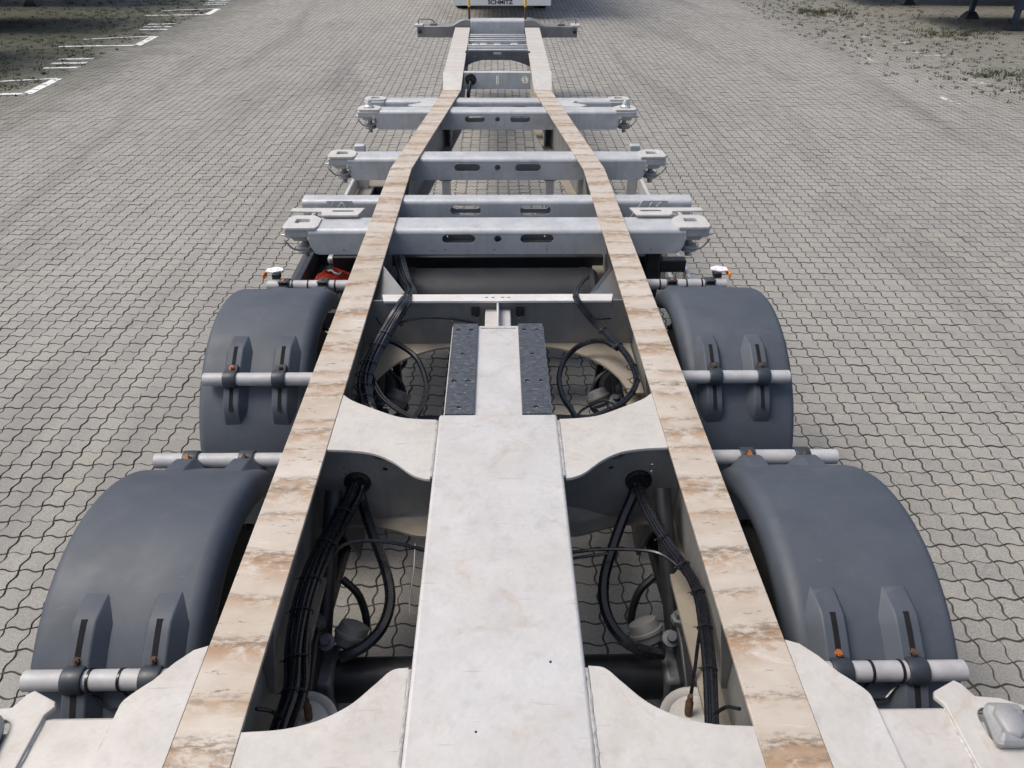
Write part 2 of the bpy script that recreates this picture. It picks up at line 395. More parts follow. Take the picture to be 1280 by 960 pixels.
def stuff_stones(name, sel, O, bev, depth):
    v, f = stone_vf(O, bev, depth); nv = len(v); k = sel.sum()
    if depth == 0: f = f[:1]; v = v[:len(O)]; nv = len(v)
    hz = rng.normal(0, .0011, k); tx = rng.normal(0, .010, k); ty = rng.normal(0, .010, k)
    V = np.repeat(v[None], k, 0); V[..., 2] += hz[:, None]+V[..., 0]*tx[:, None]+V[..., 1]*ty[:, None]
    V[..., 2] += sag(gx[sel], gy[sel])[:, None]
    V[..., 0] += (gx[sel]+rng.normal(0, .0009, k))[:, None]; V[..., 1] += (gy[sel]+rng.normal(0, .0009, k))[:, None]
    V = V.reshape(-1, 3).astype(np.float32)
    lens = np.array([len(q) for q in f]); flat = np.concatenate([np.array(q) for q in f])
    L = (flat[None]+np.arange(k)[:, None]*nv).ravel().astype(np.int32)
    ls = np.tile(lens, k); st = np.concatenate([[0], np.cumsum(ls)[:-1]]).astype(np.int32)
    me = bpy.data.meshes.new(name); me.vertices.add(len(V)); me.vertices.foreach_set('co', V.ravel())
    me.loops.add(len(L)); me.loops.foreach_set('vertex_index', L)
    me.polygons.add(len(ls)); me.polygons.foreach_set('loop_start', st)
    a = me.attributes.new('tint', 'FLOAT', 'FACE'); a.data.foreach_set('value', np.repeat(rng.random(k), len(f)).astype(np.float32))
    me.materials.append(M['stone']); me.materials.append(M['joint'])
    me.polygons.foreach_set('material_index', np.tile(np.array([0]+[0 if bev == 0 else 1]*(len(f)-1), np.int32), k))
    me.update(calc_edges=True); me.shade_flat()
    o = bpy.data.objects.new(name, me); col.objects.link(o); put(o, paving); o['kind'] = 'stuff'
    return o
near = (~single) & (wz < 9.5)
stuff_stones('laid_stones', near, O_far if False else outline([0, .15, .35, .65, .85]), .0026, .011)
stuff_stones('distant_laid_stones', (~single) & (wz >= 9.5), O_far, .0026, .011)
variants = []
v0, f0 = stone_vf(O_near, .0026, .011)
for k in range(10):
    me = bpy.data.meshes.new('paving_stone'); me.from_pydata(v0.tolist(), [], f0)
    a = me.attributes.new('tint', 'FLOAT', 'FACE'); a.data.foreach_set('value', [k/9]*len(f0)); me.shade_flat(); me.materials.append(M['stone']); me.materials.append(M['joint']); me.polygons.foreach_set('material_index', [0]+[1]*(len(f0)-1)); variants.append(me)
for i in np.where(single)[0]:
    o = bpy.data.objects.new('paving_stone', random.choice(variants)); col.objects.link(o)
    o.location = (gx[i]+random.gauss(0, .0009), gy[i]+random.gauss(0, .0009), random.gauss(0, .0011)+float(sag(gx[i], gy[i]))); put(o, paving)
    o.rotation_euler = (random.gauss(0, .010), random.gauss(0, .010), 0)

# painted bay markings: hairpin separators and number strokes, worn
def stripe(pts, wid, name='bay_marking', mat='paint'):
    m = MB()
    for a, b in zip(pts[:-1], pts[1:]):
        a = Vector((*a, 0)); b = Vector((*b, 0)); d = (b-a).normalized(); q = Vector((-d.y, d.x, 0))*wid/2
        m.add([(*(p.xy), .0065) for p in (a-q, b-q, b+q, a+q)], [(0, 1, 2, 3)])
    o = m.build(name, mat); o['kind'] = 'structure'
for k, y0 in enumerate((12.45, 16.75, 21.15)):
    stripe([(-8.7, y0-.16), (-8.0, y0-.07), (-7.22, y0)], .12); stripe([(-7.22, y0-.02), (-7.28, y0+1.1)], .16)
    stripe([(-7.3, y0+1.12), (-8.0, y0+.93), (-8.6, y0+.70)], .07)
    for j in range(3): stripe([(-7.35-.06*j, y0+2.05+.42*j), (-7.95-.06*j, y0+2.0+.40*j)], .13)
for k, y0 in enumerate((13.25, 17.7, 22.1)):
    stripe([(8.0, y0+.42), (8.02, y0-.05)], .14, mat='paint_old'); stripe([(8.02, y0-.6), (8.75, y0-.35)], .10, mat='paint_old')
    for j in range(3): stripe([(8.05+.12*j, y0+2.85-.36*j), (8.55+.14*j, y0+2.9-.36*j)], .13, mat='paint_old')
stripe([(6.88, 12.35), (6.86, 11.80)], .13, mat='paint_old'); stripe([(7.05, 15.6), (7.0, 15.1)], .13, mat='paint_old')

# weeds in the joints
def tuft(m, x, y, r, h, nb):
    for _ in range(nb):
        a = random.uniform(0, 6.283); q = r*math.sqrt(random.random())
        bx, by = x+q*math.cos(a), y+q*math.sin(a); hh = h*random.uniform(.4, 1.1); ln = random.uniform(.2, .8)*hh
        w_ = random.uniform(.004, .009); c, s = math.cos(a), math.sin(a)
        m.add([(bx-s*w_, by+c*w_, -.004), (bx+s*w_, by-c*w_, -.004), (bx+c*ln*.4+s*w_*.8, by+s*ln*.4-c*w_*.8, hh*.65), (bx+c*ln, by+s*ln, hh)], [(0, 1, 2), (0, 2, 3)])
gl = MB(); gr = MB()
for _ in range(1500):
    x = -7.4-abs(random.gauss(0, 3.0)); y = random.uniform(11.5, 26)
    if x > -16: tuft(gl, x, y, random.uniform(.03, .16), random.uniform(.012, .045), 14)
for _ in range(1100):
    x = 8.6+random.gauss(0, 1.7); y = random.uniform(11.5, 26)
    if x > 6.6+max(0, (14-y))*.5: tuft(gr, x, y, random.uniform(.015, .09), random.uniform(.012, .055), 12)
for cx, cy, rx, ry, nn in ((9.2, 12.9, .8, .5, 50), (8.3, 21.8, .9, .7, 60), (10.2, 18.3, 1.4, .7, 60), (8.5, 13.9, .6, .3, 20)):
    for _ in range(nn): tuft(gr, cx+random.gauss(0, rx*.5), cy+random.gauss(0, ry*.5), .1, random.uniform(.04, .11), 16)
for m, lb in ((gl, 'low dark weeds growing through the mossy bays'), (gr, 'sparse weeds growing in the sandy joints by the parked trailers')):
    o = m.build('weeds', 'grass'); o['kind'] = 'stuff'; tag(o, lb, 'weeds')

# ================================================================== THE CHASSIS TRAILER
ZT = 1.09                                   # top of the main rails
tr = empty('container_chassis_trailer', (0, 4, 0), 'galvanised steel container chassis trailer with dark mudguards standing on the paved yard', 'trailer')
def P(m, name, mat, parent=tr, bevel=0, **k): return m.build(name, mat, parent, bevel, **k)

YB, YS = 5.2, 7.60                           # rail kink, gooseneck step
for s in (-1, 1):
    out = [(.730, .62), (.730, YB), (.508, YS)]; inn = [(.345, YS), (.585, YB), (.585, .62)]
    def webline(x_r, x_f): return [(x_r, .62), (x_r, YB), (x_f, YS)]
    rail = MB()
    wl = webline(.655, .43)
    for (xa, ya), (xb, yb) in zip(wl[:-1], wl[1:]):      # web as a thin standing strip
        z0a, z0b = .73, .73
        rail.hull([[(s*(xa-.005), ya, z0a), (s*(xa+.005), ya, z0a), (s*(xa+.005), ya, ZT-.0135), (s*(xa-.005), ya, ZT-.0135)],
                   [(s*(xb-.005), yb, z0b), (s*(xb+.005), yb, z0b), (s*(xb+.005), yb, ZT-.0135), (s*(xb-.005), yb, ZT-.0135)]])
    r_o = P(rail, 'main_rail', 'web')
    fl = MB().plate([(s*x, y) for x, y in out+inn], (), .013, T(0, 0, ZT-.0065), .002)
    P(fl, 'top_flange', 'rail_top', r_o)
    bf = MB().plate([(s*x, y) for x, y in out+inn], (), .014, T(0, 0, .723))
    P(bf, 'bottom_flange', 'flange_low', r_o)
    for yy in (1.37, 2.62, 3.95, 5.15):                  # triangular stiffeners between web and flange
        g = MB().plate([(0, 0), (.058, 0), (.058, -.01), (.012, -.30), (0, -.30)], (), .008, T(s*.649, yy, ZT-.015) @ Matrix.Diagonal((-s, 1, 1, 1)) @ XZ)
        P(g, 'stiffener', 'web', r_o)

# ---- centre beam with wear pads
cb = MB().box(-.214, .214, .60, 2.285, ZT-.30, ZT+.004)
cbo = P(cb, 'centre_beam', 'beam', bevel=.010, seg=3)
fb = MB().box(-.200, .200, 2.2852, 2.985, ZT-.26, ZT-.012)
P(fb, 'beam_nose', 'beam', cbo, .006)
holes_y = ((2.925, 2), (2.72, 1), (2.515, 2), (2.335, 1))
for s in (-1, 1):
    hs = []; bolts = []
    for y, k in holes_y:
        xs = (.115, .170) if k == 2 else (.142,)
        for x in xs: hs.append(circ(s*x, y, .0095, 14)); bolts.append((s*x, y))
    pm = MB().plate([(s*.088, 2.292), (s*.195, 2.292), (s*.195, 2.980), (s*.088, 2.980)] if s > 0 else [(s*.195, 2.292), (s*.088, 2.292), (s*.088, 2.980), (s*.195, 2.980)], hs, .012, T(0, 0, ZT-.005), .0015)
    pd = P(pm, 'wear_pad', 'pad', cbo)
    for x, y in bolts:
        P(MB().lathe([(.0088, -.0025), (.0088, .0035), (.006, .0055), (0, .0055)], (x, y, ZT-.0118), (0, 0, 1), 12), 'bolt', 'chrome', cbo)
P(MB().box(-.075, .075, 2.955, 2.963, ZT-.0122, ZT-.0085), 'seam_plate', 'weld', cbo)
for s in (-1, 1):                                        # weld beads where the side plates meet the beam
    for ya, yb in ((.62, 1.205), (1.94, 2.25)):
        pth = [(s*(.2175+random.uniform(-.001, .001)), ya+(yb-ya)*k/40, ZT-.0035) for k in range(41)]
        P(MB().tube(pth, .0045, 6, rr=[.0045+random.uniform(-.0011, .0011) for _ in pth]), 'weld_seam', 'weld', cbo)
# small dark specks on the beam top
for x, y, r_ in ((.128, 1.22, .0035), (-.052, 1.035, .003)):
    P(MB().lathe([(r_, 0), (r_, .0012), (0, .0012)], (x, y, ZT+.0036), (0, 0, 1), 10), 'dark_speck', 'black', cbo)

# ---- side plates between beam and rails
def arc_pts(pts, k=8):
    return [(p.x, p.y) for p in catmull([Vector((*q, 0)) for q in pts], k)]
for s in (-1, 1):
    # rear plate, concave front edge
    edge = arc_pts([(.2215, 1.214), (.262, 1.206), (.300, 1.165), (.350, 1.112), (.415, 1.074), (.49, 1.053), (.585, 1.046)])
    pl = MB().plate([(s*x, y) for x, y in [(.2215, .60)]+edge+[(.584, .60)]], (), .012, T(0, 0, ZT-.0085), .002)
    po = P(pl, 'rear_gusset_plate', 'plate')
    # outer rear plate sweeping into the rear bolster
    e2 = [(.7315, 1.285), (.765, 1.272), (.80, 1.235)]+arc_pts([(.835, 1.185), (.862, 1.158), (.885, 1.128), (.888, 1.10)], 5)
    P(MB().plate([(s*x, y) for x, y in [(.7315, .60)]+e2+[(.888, .60)]], (), .012, T(0, 0, ZT-.0075), .002), 'rear_outer_plate', 'plate')
    # mid cross plate
    f_e = arc_pts([(.2215, 2.262), (.30, 2.268), (.37, 2.285), (.46, 2.335), (.54, 2.385), (.584, 2.428)], 6)
    b_e = arc_pts([(.584, 2.090), (.50, 2.084), (.42, 2.066), (.35, 2.022), (.285, 1.958), (.245, 1.935), (.2215, 1.930)], 6)
    P(MB().plate([(s*x, y) for x, y in f_e+b_e], (), .012, T(0, 0, ZT-.0085), .002), 'mid_gusset_plate', 'plate')
    # standing web under the mid plate, with the cable grommet
    w0, w1 = .215, .648
    wz0 = arc_pts([(w0, .80), (.30, .785), (.38, .755), (.47, .735), (w1, .732)], 5)
    ol = wz0+[(w1, ZT-.0150), (w0, ZT-.0150)]
    hl = [circ(.502, .915, .036, 24), circ(.400, .972, .011, 12), circ(.40, 1.035, .045, 20, .022), circ(.545, .985, .007, 8), circ(.545, .955, .007, 8)]
    wb = MB().plate([(s*x, z) for x, z in ol], [[(s*x, z) for x, z in h] for h in hl], .010, T(0, 2.125, 0) @ XZ)
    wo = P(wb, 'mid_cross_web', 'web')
    P(MB().lathe([(.030, -.012), (.046, -.012), (.050, -.006), (.047, .004), (.036, .008), (.036, .016)], (s*.502, 2.118, .915), (0, -1, 0), 24), 'grommet', 'cable', wo)
    lo = arc_pts([(.216, 2.02), (.30, 2.03), (.38, 2.06), (.47, 2.08), (.575, 2.085)], 5)
    P(MB().plate([(s*x, y) for x, y in lo+[(.575, 2.24), (.216, 2.24)]], (), .010, T(0, 0, .738) @ Matrix.Rotation(0, 4, 'X')), 'web_foot', 'flange_low', wo)

# ---- rear bolster, lock plates and twist locks at the tail
for s in (-1, 1):
    rb = MB()
    prof = [(.62, ZT-.24)]+[(.62+.045-.045*math.cos(R(a)), ZT-.060+.045*math.sin(R(a))) for a in range(0, 91, 15)]+[(1.085, ZT-.012), (1.097, ZT-.02), (1.097, ZT-.24)]
    # low box between the plate and the lock head, rounded rear upper edge begins at y ~ .99
    prof = [(.90, ZT-.26)]+[(.90+.075-.075*math.cos(R(a)), ZT-.088+.075*math.sin(R(a))) for a in range(0, 91, 10)]+[(1.088, ZT-.013), (1.098, ZT-.022), (1.098, ZT-.26)]
    rb.hull([[(s*x, y, z) for y, z in prof] for x in (.8895, 1.052)])
    rbo = P(rb, 'rear_bolster_arm', 'plate')
    lp = [(1.050, .70), (1.050, 1.094), (1.036, 1.116), (1.042, 1.130), (1.104, 1.160), (1.118, 1.150), (1.134, 1.116), (1.190, 1.110), (1.235, 1.090), (1.262, 1.060), (1.27, .70)]
    hole = rrect(1.112, 1.205, .985, 1.085, .03)
    P(MB().plate([(s*x, y) for x, y in lp], [[(s*x, y) for x, y in hole]], .014, T(0, 0, ZT-.008), .003), 'lock_plate', 'plate', rbo)
    P(MB().box(min(s*1.06, s*1.255), max(s*1.06, s*1.255), .80, 1.06, ZT-.20, ZT-.0175), 'lock_box', 'galv', rbo, .004)
    tw = MB()
    rings = []
    for z, kx, ky in ((-.05, .034, .040), (.0, .036, .044), (.006, .044, .052), (.018, .046, .055), (.026, .040, .049), (.030, .026, .034), (.031, .004, .006)):
        rings.append([(s*1.158+kx*abs(math.cos(a))**.42*np.sign(math.cos(a))+s*(.016*math.sin(a)), 1.030+ky*abs(math.sin(a))**.42*np.sign(math.sin(a)), ZT+z+.004*math.sin(3*a+s)*(z > .01)) for a in np.linspace(.1, .1+2*math.pi, 16, endpoint=False)])
    tw.hull(rings)
    tl_ = P(tw, 'twist_lock', 'web2', rbo, .003, sharp=22)
    P(MB().hull([[(s*1.158+s*(a*k*.9+b_*.012), 1.030+b_*k, ZT+z) for a, b_ in ((-.03, -.035), (.0, -.045), (.03, -.03), (.034, .012), (.02, .044), (-.012, .046), (-.034, .02))] for z, k in ((.022, 1.0), (.036, .92), (.042, .6))]), 'lock_crown', 'web2', tl_, .004)
    P(MB().lathe([(.011, 0), (.011, .008), (0, .008)], (s*1.222, 1.062, ZT-.001), (0, 0, 1), 6), 'lock_bolt', 'rustdark', rbo)
    for xx in (.8875, 1.051):
        pth = [(s*(xx+random.uniform(-.001, .001)), .70+.39*k/24, ZT-.0105 if xx < 1 else ZT-.012) for k in range(25)]
        P(MB().tube(pth, .0045, 6, rr=[.0045+random.uniform(-.001, .001) for _ in pth]), 'weld_seam', 'weld', rbo)
    P(MB().box(min(s*1.10, s*1.135), max(s*1.10, s*1.135), 1.135, 1.15, ZT-.055, ZT-.025), 'reflector', 'orangelens', rbo, .003)

# ---- cross member ahead of the beam nose
cm = MB()
slots = [slot(x, 3.252, .018, .010, 4) for x in (-.052, -.022, .022, .052)]
cm.plate([(-.545, 3.285), (-.530, 3.215), (.530, 3.215), (.545, 3.285)], slots, .010, T(0, 0, ZT-.012))
cmo = P(cm, 'front_cross_member', 'white_bar')
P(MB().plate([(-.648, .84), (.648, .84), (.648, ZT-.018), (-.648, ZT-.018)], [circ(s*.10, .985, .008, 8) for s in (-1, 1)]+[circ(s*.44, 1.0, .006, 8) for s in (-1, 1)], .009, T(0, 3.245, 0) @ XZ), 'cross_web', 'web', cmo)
for s in (-1, 1):
    e = arc_pts([(.10, 3.235), (.20, 3.215), (.30, 3.19), (.40, 3.13), (.48, 3.05), (.54, 2.94), (.578, 2.80)], 6)
    P(MB().plate([(s*x, y) for x, y in e+[(.640, 2.80), (.640, 3.24), (.10, 3.2395)]], (), .010, T(0, 0, .836)), 'curved_foot_plate', 'flange_low', cmo)
    tri = [Vector((s*.592, 3.66, ZT-.02)), Vector((s*.435, 3.29, ZT-.006)), Vector((s*.640, 3.285, ZT-.12)), Vector((s*.646, 3.63, ZT-.10))]
    nn = (tri[1]-tri[0]).cross(tri[2]-tri[0]).normalized()*.008
    gq = MB().hull([tri, [p-nn for p in tri]])
    P(gq, 'corner_gusset', 'web', cmo)
P(MB().box(-.060, .060, 2.987, 3.24, ZT-.14, ZT-.06).box(-.006, .006, 2.9872, 3.2398, ZT-.06, ZT-.017), 'nose_bracket', 'beam', cmo, .008)
for s in (-1, 1): P(MB().box(s*.105-.02, s*.105+.02, 3.222, 3.239, ZT-.09, ZT-.05), 'sensor_bracket', 'black', cmo, .003)

# ---- container bolsters
def beam_profile(y0, y1, zt, zb, r):
    front = [(y0+r-r*math.cos(R(a)), zt-r+r*math.sin(R(a))) for a in range(0, 91, 15)]
    back = [(y1-r+r*math.sin(R(a)), zt-r+r*math.cos(R(a))) for a in range(0, 91, 15)]
    return [(y0, zb)]+front+back+[(y1, zb)]
def lock_housing(par, s, xo, y0, y1, zt, head=False, k=1.0):
    yc = (y0+y1)/2; x0, x1 = xo-.205*k, xo-.005; y0, y1 = y0+.008, y1-.012
    ol = [(x0+.015, y0-.006), (x1-.02, y0-.006), (x1, y0+.02), (x1-.006, y1-.03), (x1-.035, y1+.004), (x0+.05, y1+.004), (x0, y1-.05), (x0, y0+.02)]
    h = rrect(xo-.142*k, xo-.062*k, yc-.028, yc+.042, .012)
    hs = P(MB().plate([(s*x, y) for x, y in ol], [[(s*x, y) for x, y in h]], .018, T(0, 0, zt-.003), .004), 'lock_housing', 'cast', par)
    xm = s*(xo-.100*k)
    b = MB()
    b.hull([[(xm+dx*a, yc+dy*c_, z) for dx, dy in ((-1, -1), (1, -1), (1, 1), (-1, 1))] for z, a, c_ in ((zt-.0125, .092, .086), (zt-.060, .088, .083), (zt-.073, .058, .062), (zt-.096, .050, .052))])
    P(b, 'lock_body', 'galv', par, .006)
    P(MB().lathe([(.018, 0), (.020, .030), (.044, .038), (.058, .064), (.052, .072), (.018, .074), (.016, .11)], (xm, yc, zt-.098), (0, 0, -1), 16), 'lock_nut', 'web2', par)
    P(MB().tube([(xm-s*.055, yc-.085, zt-.070), (xm-s*.060, yc-.095, zt-.105), (xm-s*.02, yc-.1, zt-.128), (xm+s*.045, yc-.1, zt-.122), (xm+s*.085, yc-.09, zt-.085), (xm+s*.098, yc-.075, zt-.078)], .0055, 7, 5), 'lock_handle', 'darkgalv', par)
    P(MB().lathe([(.014, 0), (.014, .014), (.006, .016), (.006, .034)], (xm+s*.086, yc-.04, zt-.062), (s, 0, 0), 10), 'lock_bolt', 'chrome', par)
    P(MB().lathe([(.012, 0), (.012, .012), (.005, .013), (.005, .024)], (xm-s*.05, yc-.086, zt-.062), (0, -1, 0), 10), 'lock_bolt', 'chrome', par)
    # dark recess floor under the window and the lock head
    if head:
        P(MB().lathe([(.040, 0), (.042, .012), (.030, .022), (.028, .038), (.016, .062), (0, .066)], (xm, yc+.005, zt+.0065), (0, 0, 1), 18), 'twist_lock', 'chrome', par)
    else:
        P(MB().lathe([(.034, 0), (.034, .018), (.015, .026), (0, .028)], (xm, yc, zt-.045), (0, 0, 1), 16), 'twist_lock', 'galv', par)

def bolster(y0, y1, zt, zb, xin, xh, holes, head=False, mat='galv', r=.03, notch=True):
    """xin: rail inner web, xh: outer end"""
    pr_ = beam_profile(y0, y1, zt, zb, r); n = len(pr_)
    m = MB()
    top = pr_[1:-1]
    m.hull([[(x, y, z) for y, z in [(top[0][0], top[0][1]-.002)]+top+[(top[-1][0], top[-1][1]-.002)]] for x in (-xh+.150, xh-.150)], False, False)
    z1 = zt-r-.0005
    def cutend(zb):  # face outline with stepped lower corner at each end
        e = xh-.150
        return [(-e+.05, zb), (e-.05, zb), (e-.028, zb+.006), (e-.004, zb+.05), (e, zb+.075), (e, z1), (-e, z1), (-e, zb+.075), (-e+.004, zb+.05), (-e+.028, zb+.006)]
    m.plate(cutend(zb), holes, .008, T(0, y0+.004, 0) @ XZ)
    m.plate(cutend(zb), holes if holes else (), .008, T(0, y1-.004, 0) @ XZ)
    m.box(-xh+.24, xh-.24, y0+.008, y0+.05, zb, zb+.008).box(-xh+.24, xh-.24, y1-.05, y1-.008, zb, zb+.008)
    o = P(m, 'container_bolster', mat)
    for s in (-1, 1): lock_housing(o, s, xh, y0, y1, zt+.004, head)
    return o
def std_holes(z, k=1.0, x=.223):
    return [slot(-x*k, z, .190*k, .052), circ(0, z, .021, 18), slot(x*k, z, .190*k, .052)]
# clearance so the rail flange stays proud of the beams
bA = bolster(4.125, 4.335, ZT-.014, .925, .585, 1.222, std_holes(1.018)+[circ(x, .952, .005, 8) for x in (-.30, -.02, .28, -.78, .78, -.88, .88)])
bB = bolster(5.49, 5.68, ZT-.016, .915, .57, 1.222, std_holes(1.005, .98)+[circ(x, .945, .005, 8) for x in (-.8, .8, -.92, .92)])
bC = bolster(6.88, 7.05, ZT-.018, .912, .42, 1.222, std_holes(1.0, .92, .215)+[circ(x, .94, .005, 8) for x in (-.8, .8)], head=True)
bC2 = bolster(7.26, 7.40, ZT-.018, .935, .40, 1.215, [slot(-.2, 1.01, .14, .03), slot(.2, 1.01, .14, .03)])
for s in (-1, 1):   # tie plates joining the twin bolsters
    P(MB().plate([(s*x, y) for x, y in ((.40, 7.045), (.74, 7.045), (.80, 7.10), (.76, 7.13), (.68, 7.20), (.72, 7.27), (.40, 7.27))], (), .008, T(0, 0, ZT-.0235)), 'tie_plate', 'cast')
# second beam behind the first bolster
a2 = MB(); pr2 = beam_profile(4.60, 4.72, ZT-.012, .955, .028)
a2.hull([[(x, y, z) for y, z in [(pr2[1][0], pr2[1][1]-.002)]+pr2[1:-1]+[(pr2[-2][0], pr2[-2][1]-.002)]] for x in (-1.205, 1.205)], False, False)
hs2 = [slot(x, 1.012, .19, .062) for x in (-.20, .235)]+[slot(s*1.10, .995, .055, .05) for s in (-1, 1)]
for yy in (4.604, 4.716): a2.plate([(-1.205, .955), (1.205, .955), (1.205, ZT-.0405), (-1.205, ZT-.0405)], hs2, .008, T(0, yy, 0) @ XZ)
a2o = P(a2, 'slotted_cross_beam', 'galv')
for s in (-1, 1):
    hp = MB().plate([(s*x, y) for x, y in ((.812, 4.285), (1.005, 4.285), (1.022, 4.300), (1.030, 4.345), (1.215, 4.352), (1.212, 4.405), (.785, 4.405))], [[(s*x, y) for x, y in slot(.905, 4.355, .13, .024)]], .010, T(0, 0, ZT+.006), .002)
    P(hp, 'slide_plate', 'cast', a2o)
    P(MB().plate([(0, 0), (.15, 0), (.20, -.075), (.235, -.13), (-.0, -.13)], [[(.02, -.02), (.13, -.02), (.165, -.085), (.15, -.11), (.02, -.11)]], .006, T(s*1.03, 4.50, ZT+.02) @ Matrix.Diagonal((-s, 1, 1, 1)) @ XZ), 'link_bracket', 'galv', a2o)
    P(MB().tube([(s*1.00, 4.47, ZT-.03), (s*.985, 4.47, ZT+.02), (s*.96, 4.48, ZT-.01), (s*.93, 4.47, ZT+.018), (s*.91, 4.47, ZT-.03)], .004, 6, 4), 'spring_pin', 'chrome', a2o)
    P(MB().tube([(s*1.14, 4.40, ZT-.09), (s*1.115, 4.61, ZT-.075)], .014, 10), 'slide_pin', 'chrome', a2o)

# ---- gooseneck
ZG0, ZG1, YG0, YG1 = 1.217, .955, 7.75, 12.42
def zg(y): return ZG0+(ZG1-ZG0)*(y-YG0)/(YG1-YG0)
for s in (-1, 1):
    gk = MB()
    sect = [(YG0, .512, .325), (YG1, .622, .405)]
    # sloped ramp plate
    rp = [(s*.345, YS-.004, ZT+.0015), (s*.512, YS-.004, ZT+.0015), (s*.516, YG0, ZG0), (s*.325, YG0, ZG0)]
    m = MB(); m.hull([rp, [(x, y+.012, z-.012) for x, y, z in rp]])
    m.hull([[(x, y, z) for x, y, z in ((s*.325, YG0+.0005, ZG0), (s*.516, YG0+.0005, ZG0), (s*.516, YG0+.0005, ZG0-.012), (s*.325, YG0+.0005, ZG0-.012))],
            [(s*.325, YG0+.10, zg(YG0+.1)+.0016), (s*.517, YG0+.10, zg(YG0+.1)+.0016), (s*.517, YG0+.10, zg(YG0+.1)-.012), (s*.325, YG0+.10, zg(YG0+.1)-.012)]])
    nk = MB()
    for hgt0, hgt1, xa, xb in ((0, .26, .418, .428),):
        nk.hull([[(s*(a), y, z) for a, z in ((o_-(o_-i_)/2-.005, zg(y)-.014), (o_-(o_-i_)/2+.005, zg(y)-.014), (o_-(o_-i_)/2+.005, zg(y)-hgt1), (o_-(o_-i_)/2-.005, zg(y)-hgt1))] for y, o_, i_ in sect])
    nko = P(nk, 'gooseneck_rail', 'web')
    P(m, 'ramp_plate', 'cast', nko)
    tf = MB().hull([[(s*a, y, zg(y)-d) for a, d in ((i_, 0), (o_, 0), (o_, .013), (i_, .013))] for y, o_, i_ in ((YG0+.1005, .514, .327), sect[1])])
    P(tf, 'top_flange', 'neck_top', nko)
    bf = MB().hull([[(s*a, y, zg(y)-.26-d) for a, d in ((i_, 0), (o_, 0), (o_, .013), (i_, .013))] for y, o_, i_ in sect])
    P(bf, 'bottom_flange', 'flange_low', nko)
    # transition web from main rail depth to the neck
    P(MB().plate([(YS-.6, .73), (YG0+.5, .92), (YG0+.5, zg(YG0+.5)-.02), (YG0+.02, ZG0-.02), (YS, ZT-.02), (YS-.6, ZT-.02)], (), .012, T(s*.425, 0, 0) @ YZ), 'transition_web', 'web', nko)
gw = P(MB().plate([(-.318, 1.062), (.318, 1.062), (.318, ZG0-.004), (-.318, ZG0-.004)], [circ(-.255, 1.15, .034, 20), circ(.265, 1.148, .034, 20), slot(0, 1.145, .028, .085)] if False else [circ(-.255, 1.15, .034, 20), circ(.265, 1.148, .034, 20), rrect(-.014, .014, 1.10, 1.19, .012)], .010, T(0, 7.78, 0) @ XZ), 'gooseneck_cross_web', 'galv')
P(MB().box(-.318, .318, 7.786, 7.85, ZG0-.012, ZG0-.004), 'web_flange', 'cast', gw)
P(MB().lathe([(.034, -.008), (.052, -.008), (.055, 0), (.050, .010), (.034, .012)], (-.255, 7.776, 1.15), (0, -1, 0), 20), 'grommet', 'cable', gw)
P(MB().tube([(-.255, 7.74, 1.14), (-.275, 7.69, 1.05), (-.285, 7.66, .90), (-.30, 7.60, .8)], .018, 8, 4), 'hose', 'cable', gw)
for s in (-1, 1):
    for z in (1.115, 1.175): P(MB().lathe([(.005, 0), (.005, .004), (0, .004)], (s*.038, 7.775, z), (0, -1, 0), 8), 'rivet', 'chrome', gw)
ap = arc_pts([(-.36, .985), (-.30, 1.02), (-.22, 1.045), (-.10, 1.070), (-.03, 1.066), (.05, 1.066), (.12, 1.064), (.22, 1.04), (.30, 1.015), (.37, .985)], 4)
awo = P(MB().plate(ap+[(.37, 1.152), (-.36, 1.152)], [rrect(-.045, .045, 1.115, 1.137, .008), rrect(-.28, -.24, 1.09, 1.10, .004)], .010, T(0, 9.30, 0) @ XZ), 'arched_cross_web', 'darkgalv')
for j, (y, dz, wd) in enumerate(((9.48, .004, .045), (9.80, .0, .04), (10.02, .004, .03), (10.50, -.03, .05), (10.25, .004, .03), (10.78, .002, .03), (11.05, -.004, .03), (11.32, .0, .045), (11.55, .003, .03))):
    xi = .325+(.405-.325)*(y-YG0)/(YG1-YG0)-.003
    P(MB().box(-xi, xi, y, y+wd, zg(y)-.06+dz, zg(y)-.016+dz), 'gooseneck_bar', 'galv', bevel=.006)
for x, y, mt in ((-.26, 10.3, 'black'), (-.18, 10.75, 'cast'), (0, 10.7, 'cast'), (.0, 10.05, 'cast'), (.22, 10.75, 'cast'), (-.30, 11.75, 'galv'), (.30, 11.75, 'galv'), (-.29, 10.8, 'chrome')):
    P(MB().hull([[(x+a*q, y+b_*q, zg(y)-.12+h) for a, b_ in ((-.05, -.06), (.05, -.06), (.06, .06), (-.06, .06))] for h, q in ((0, 1.1), (.05, 1.0), (.07, .7))]), 'coupling_fitting', mt, bevel=.008)
P(MB().box(-.36, .36, 10.75, 12.30, .80, .812), 'kingpin_plate', 'darkgalv')

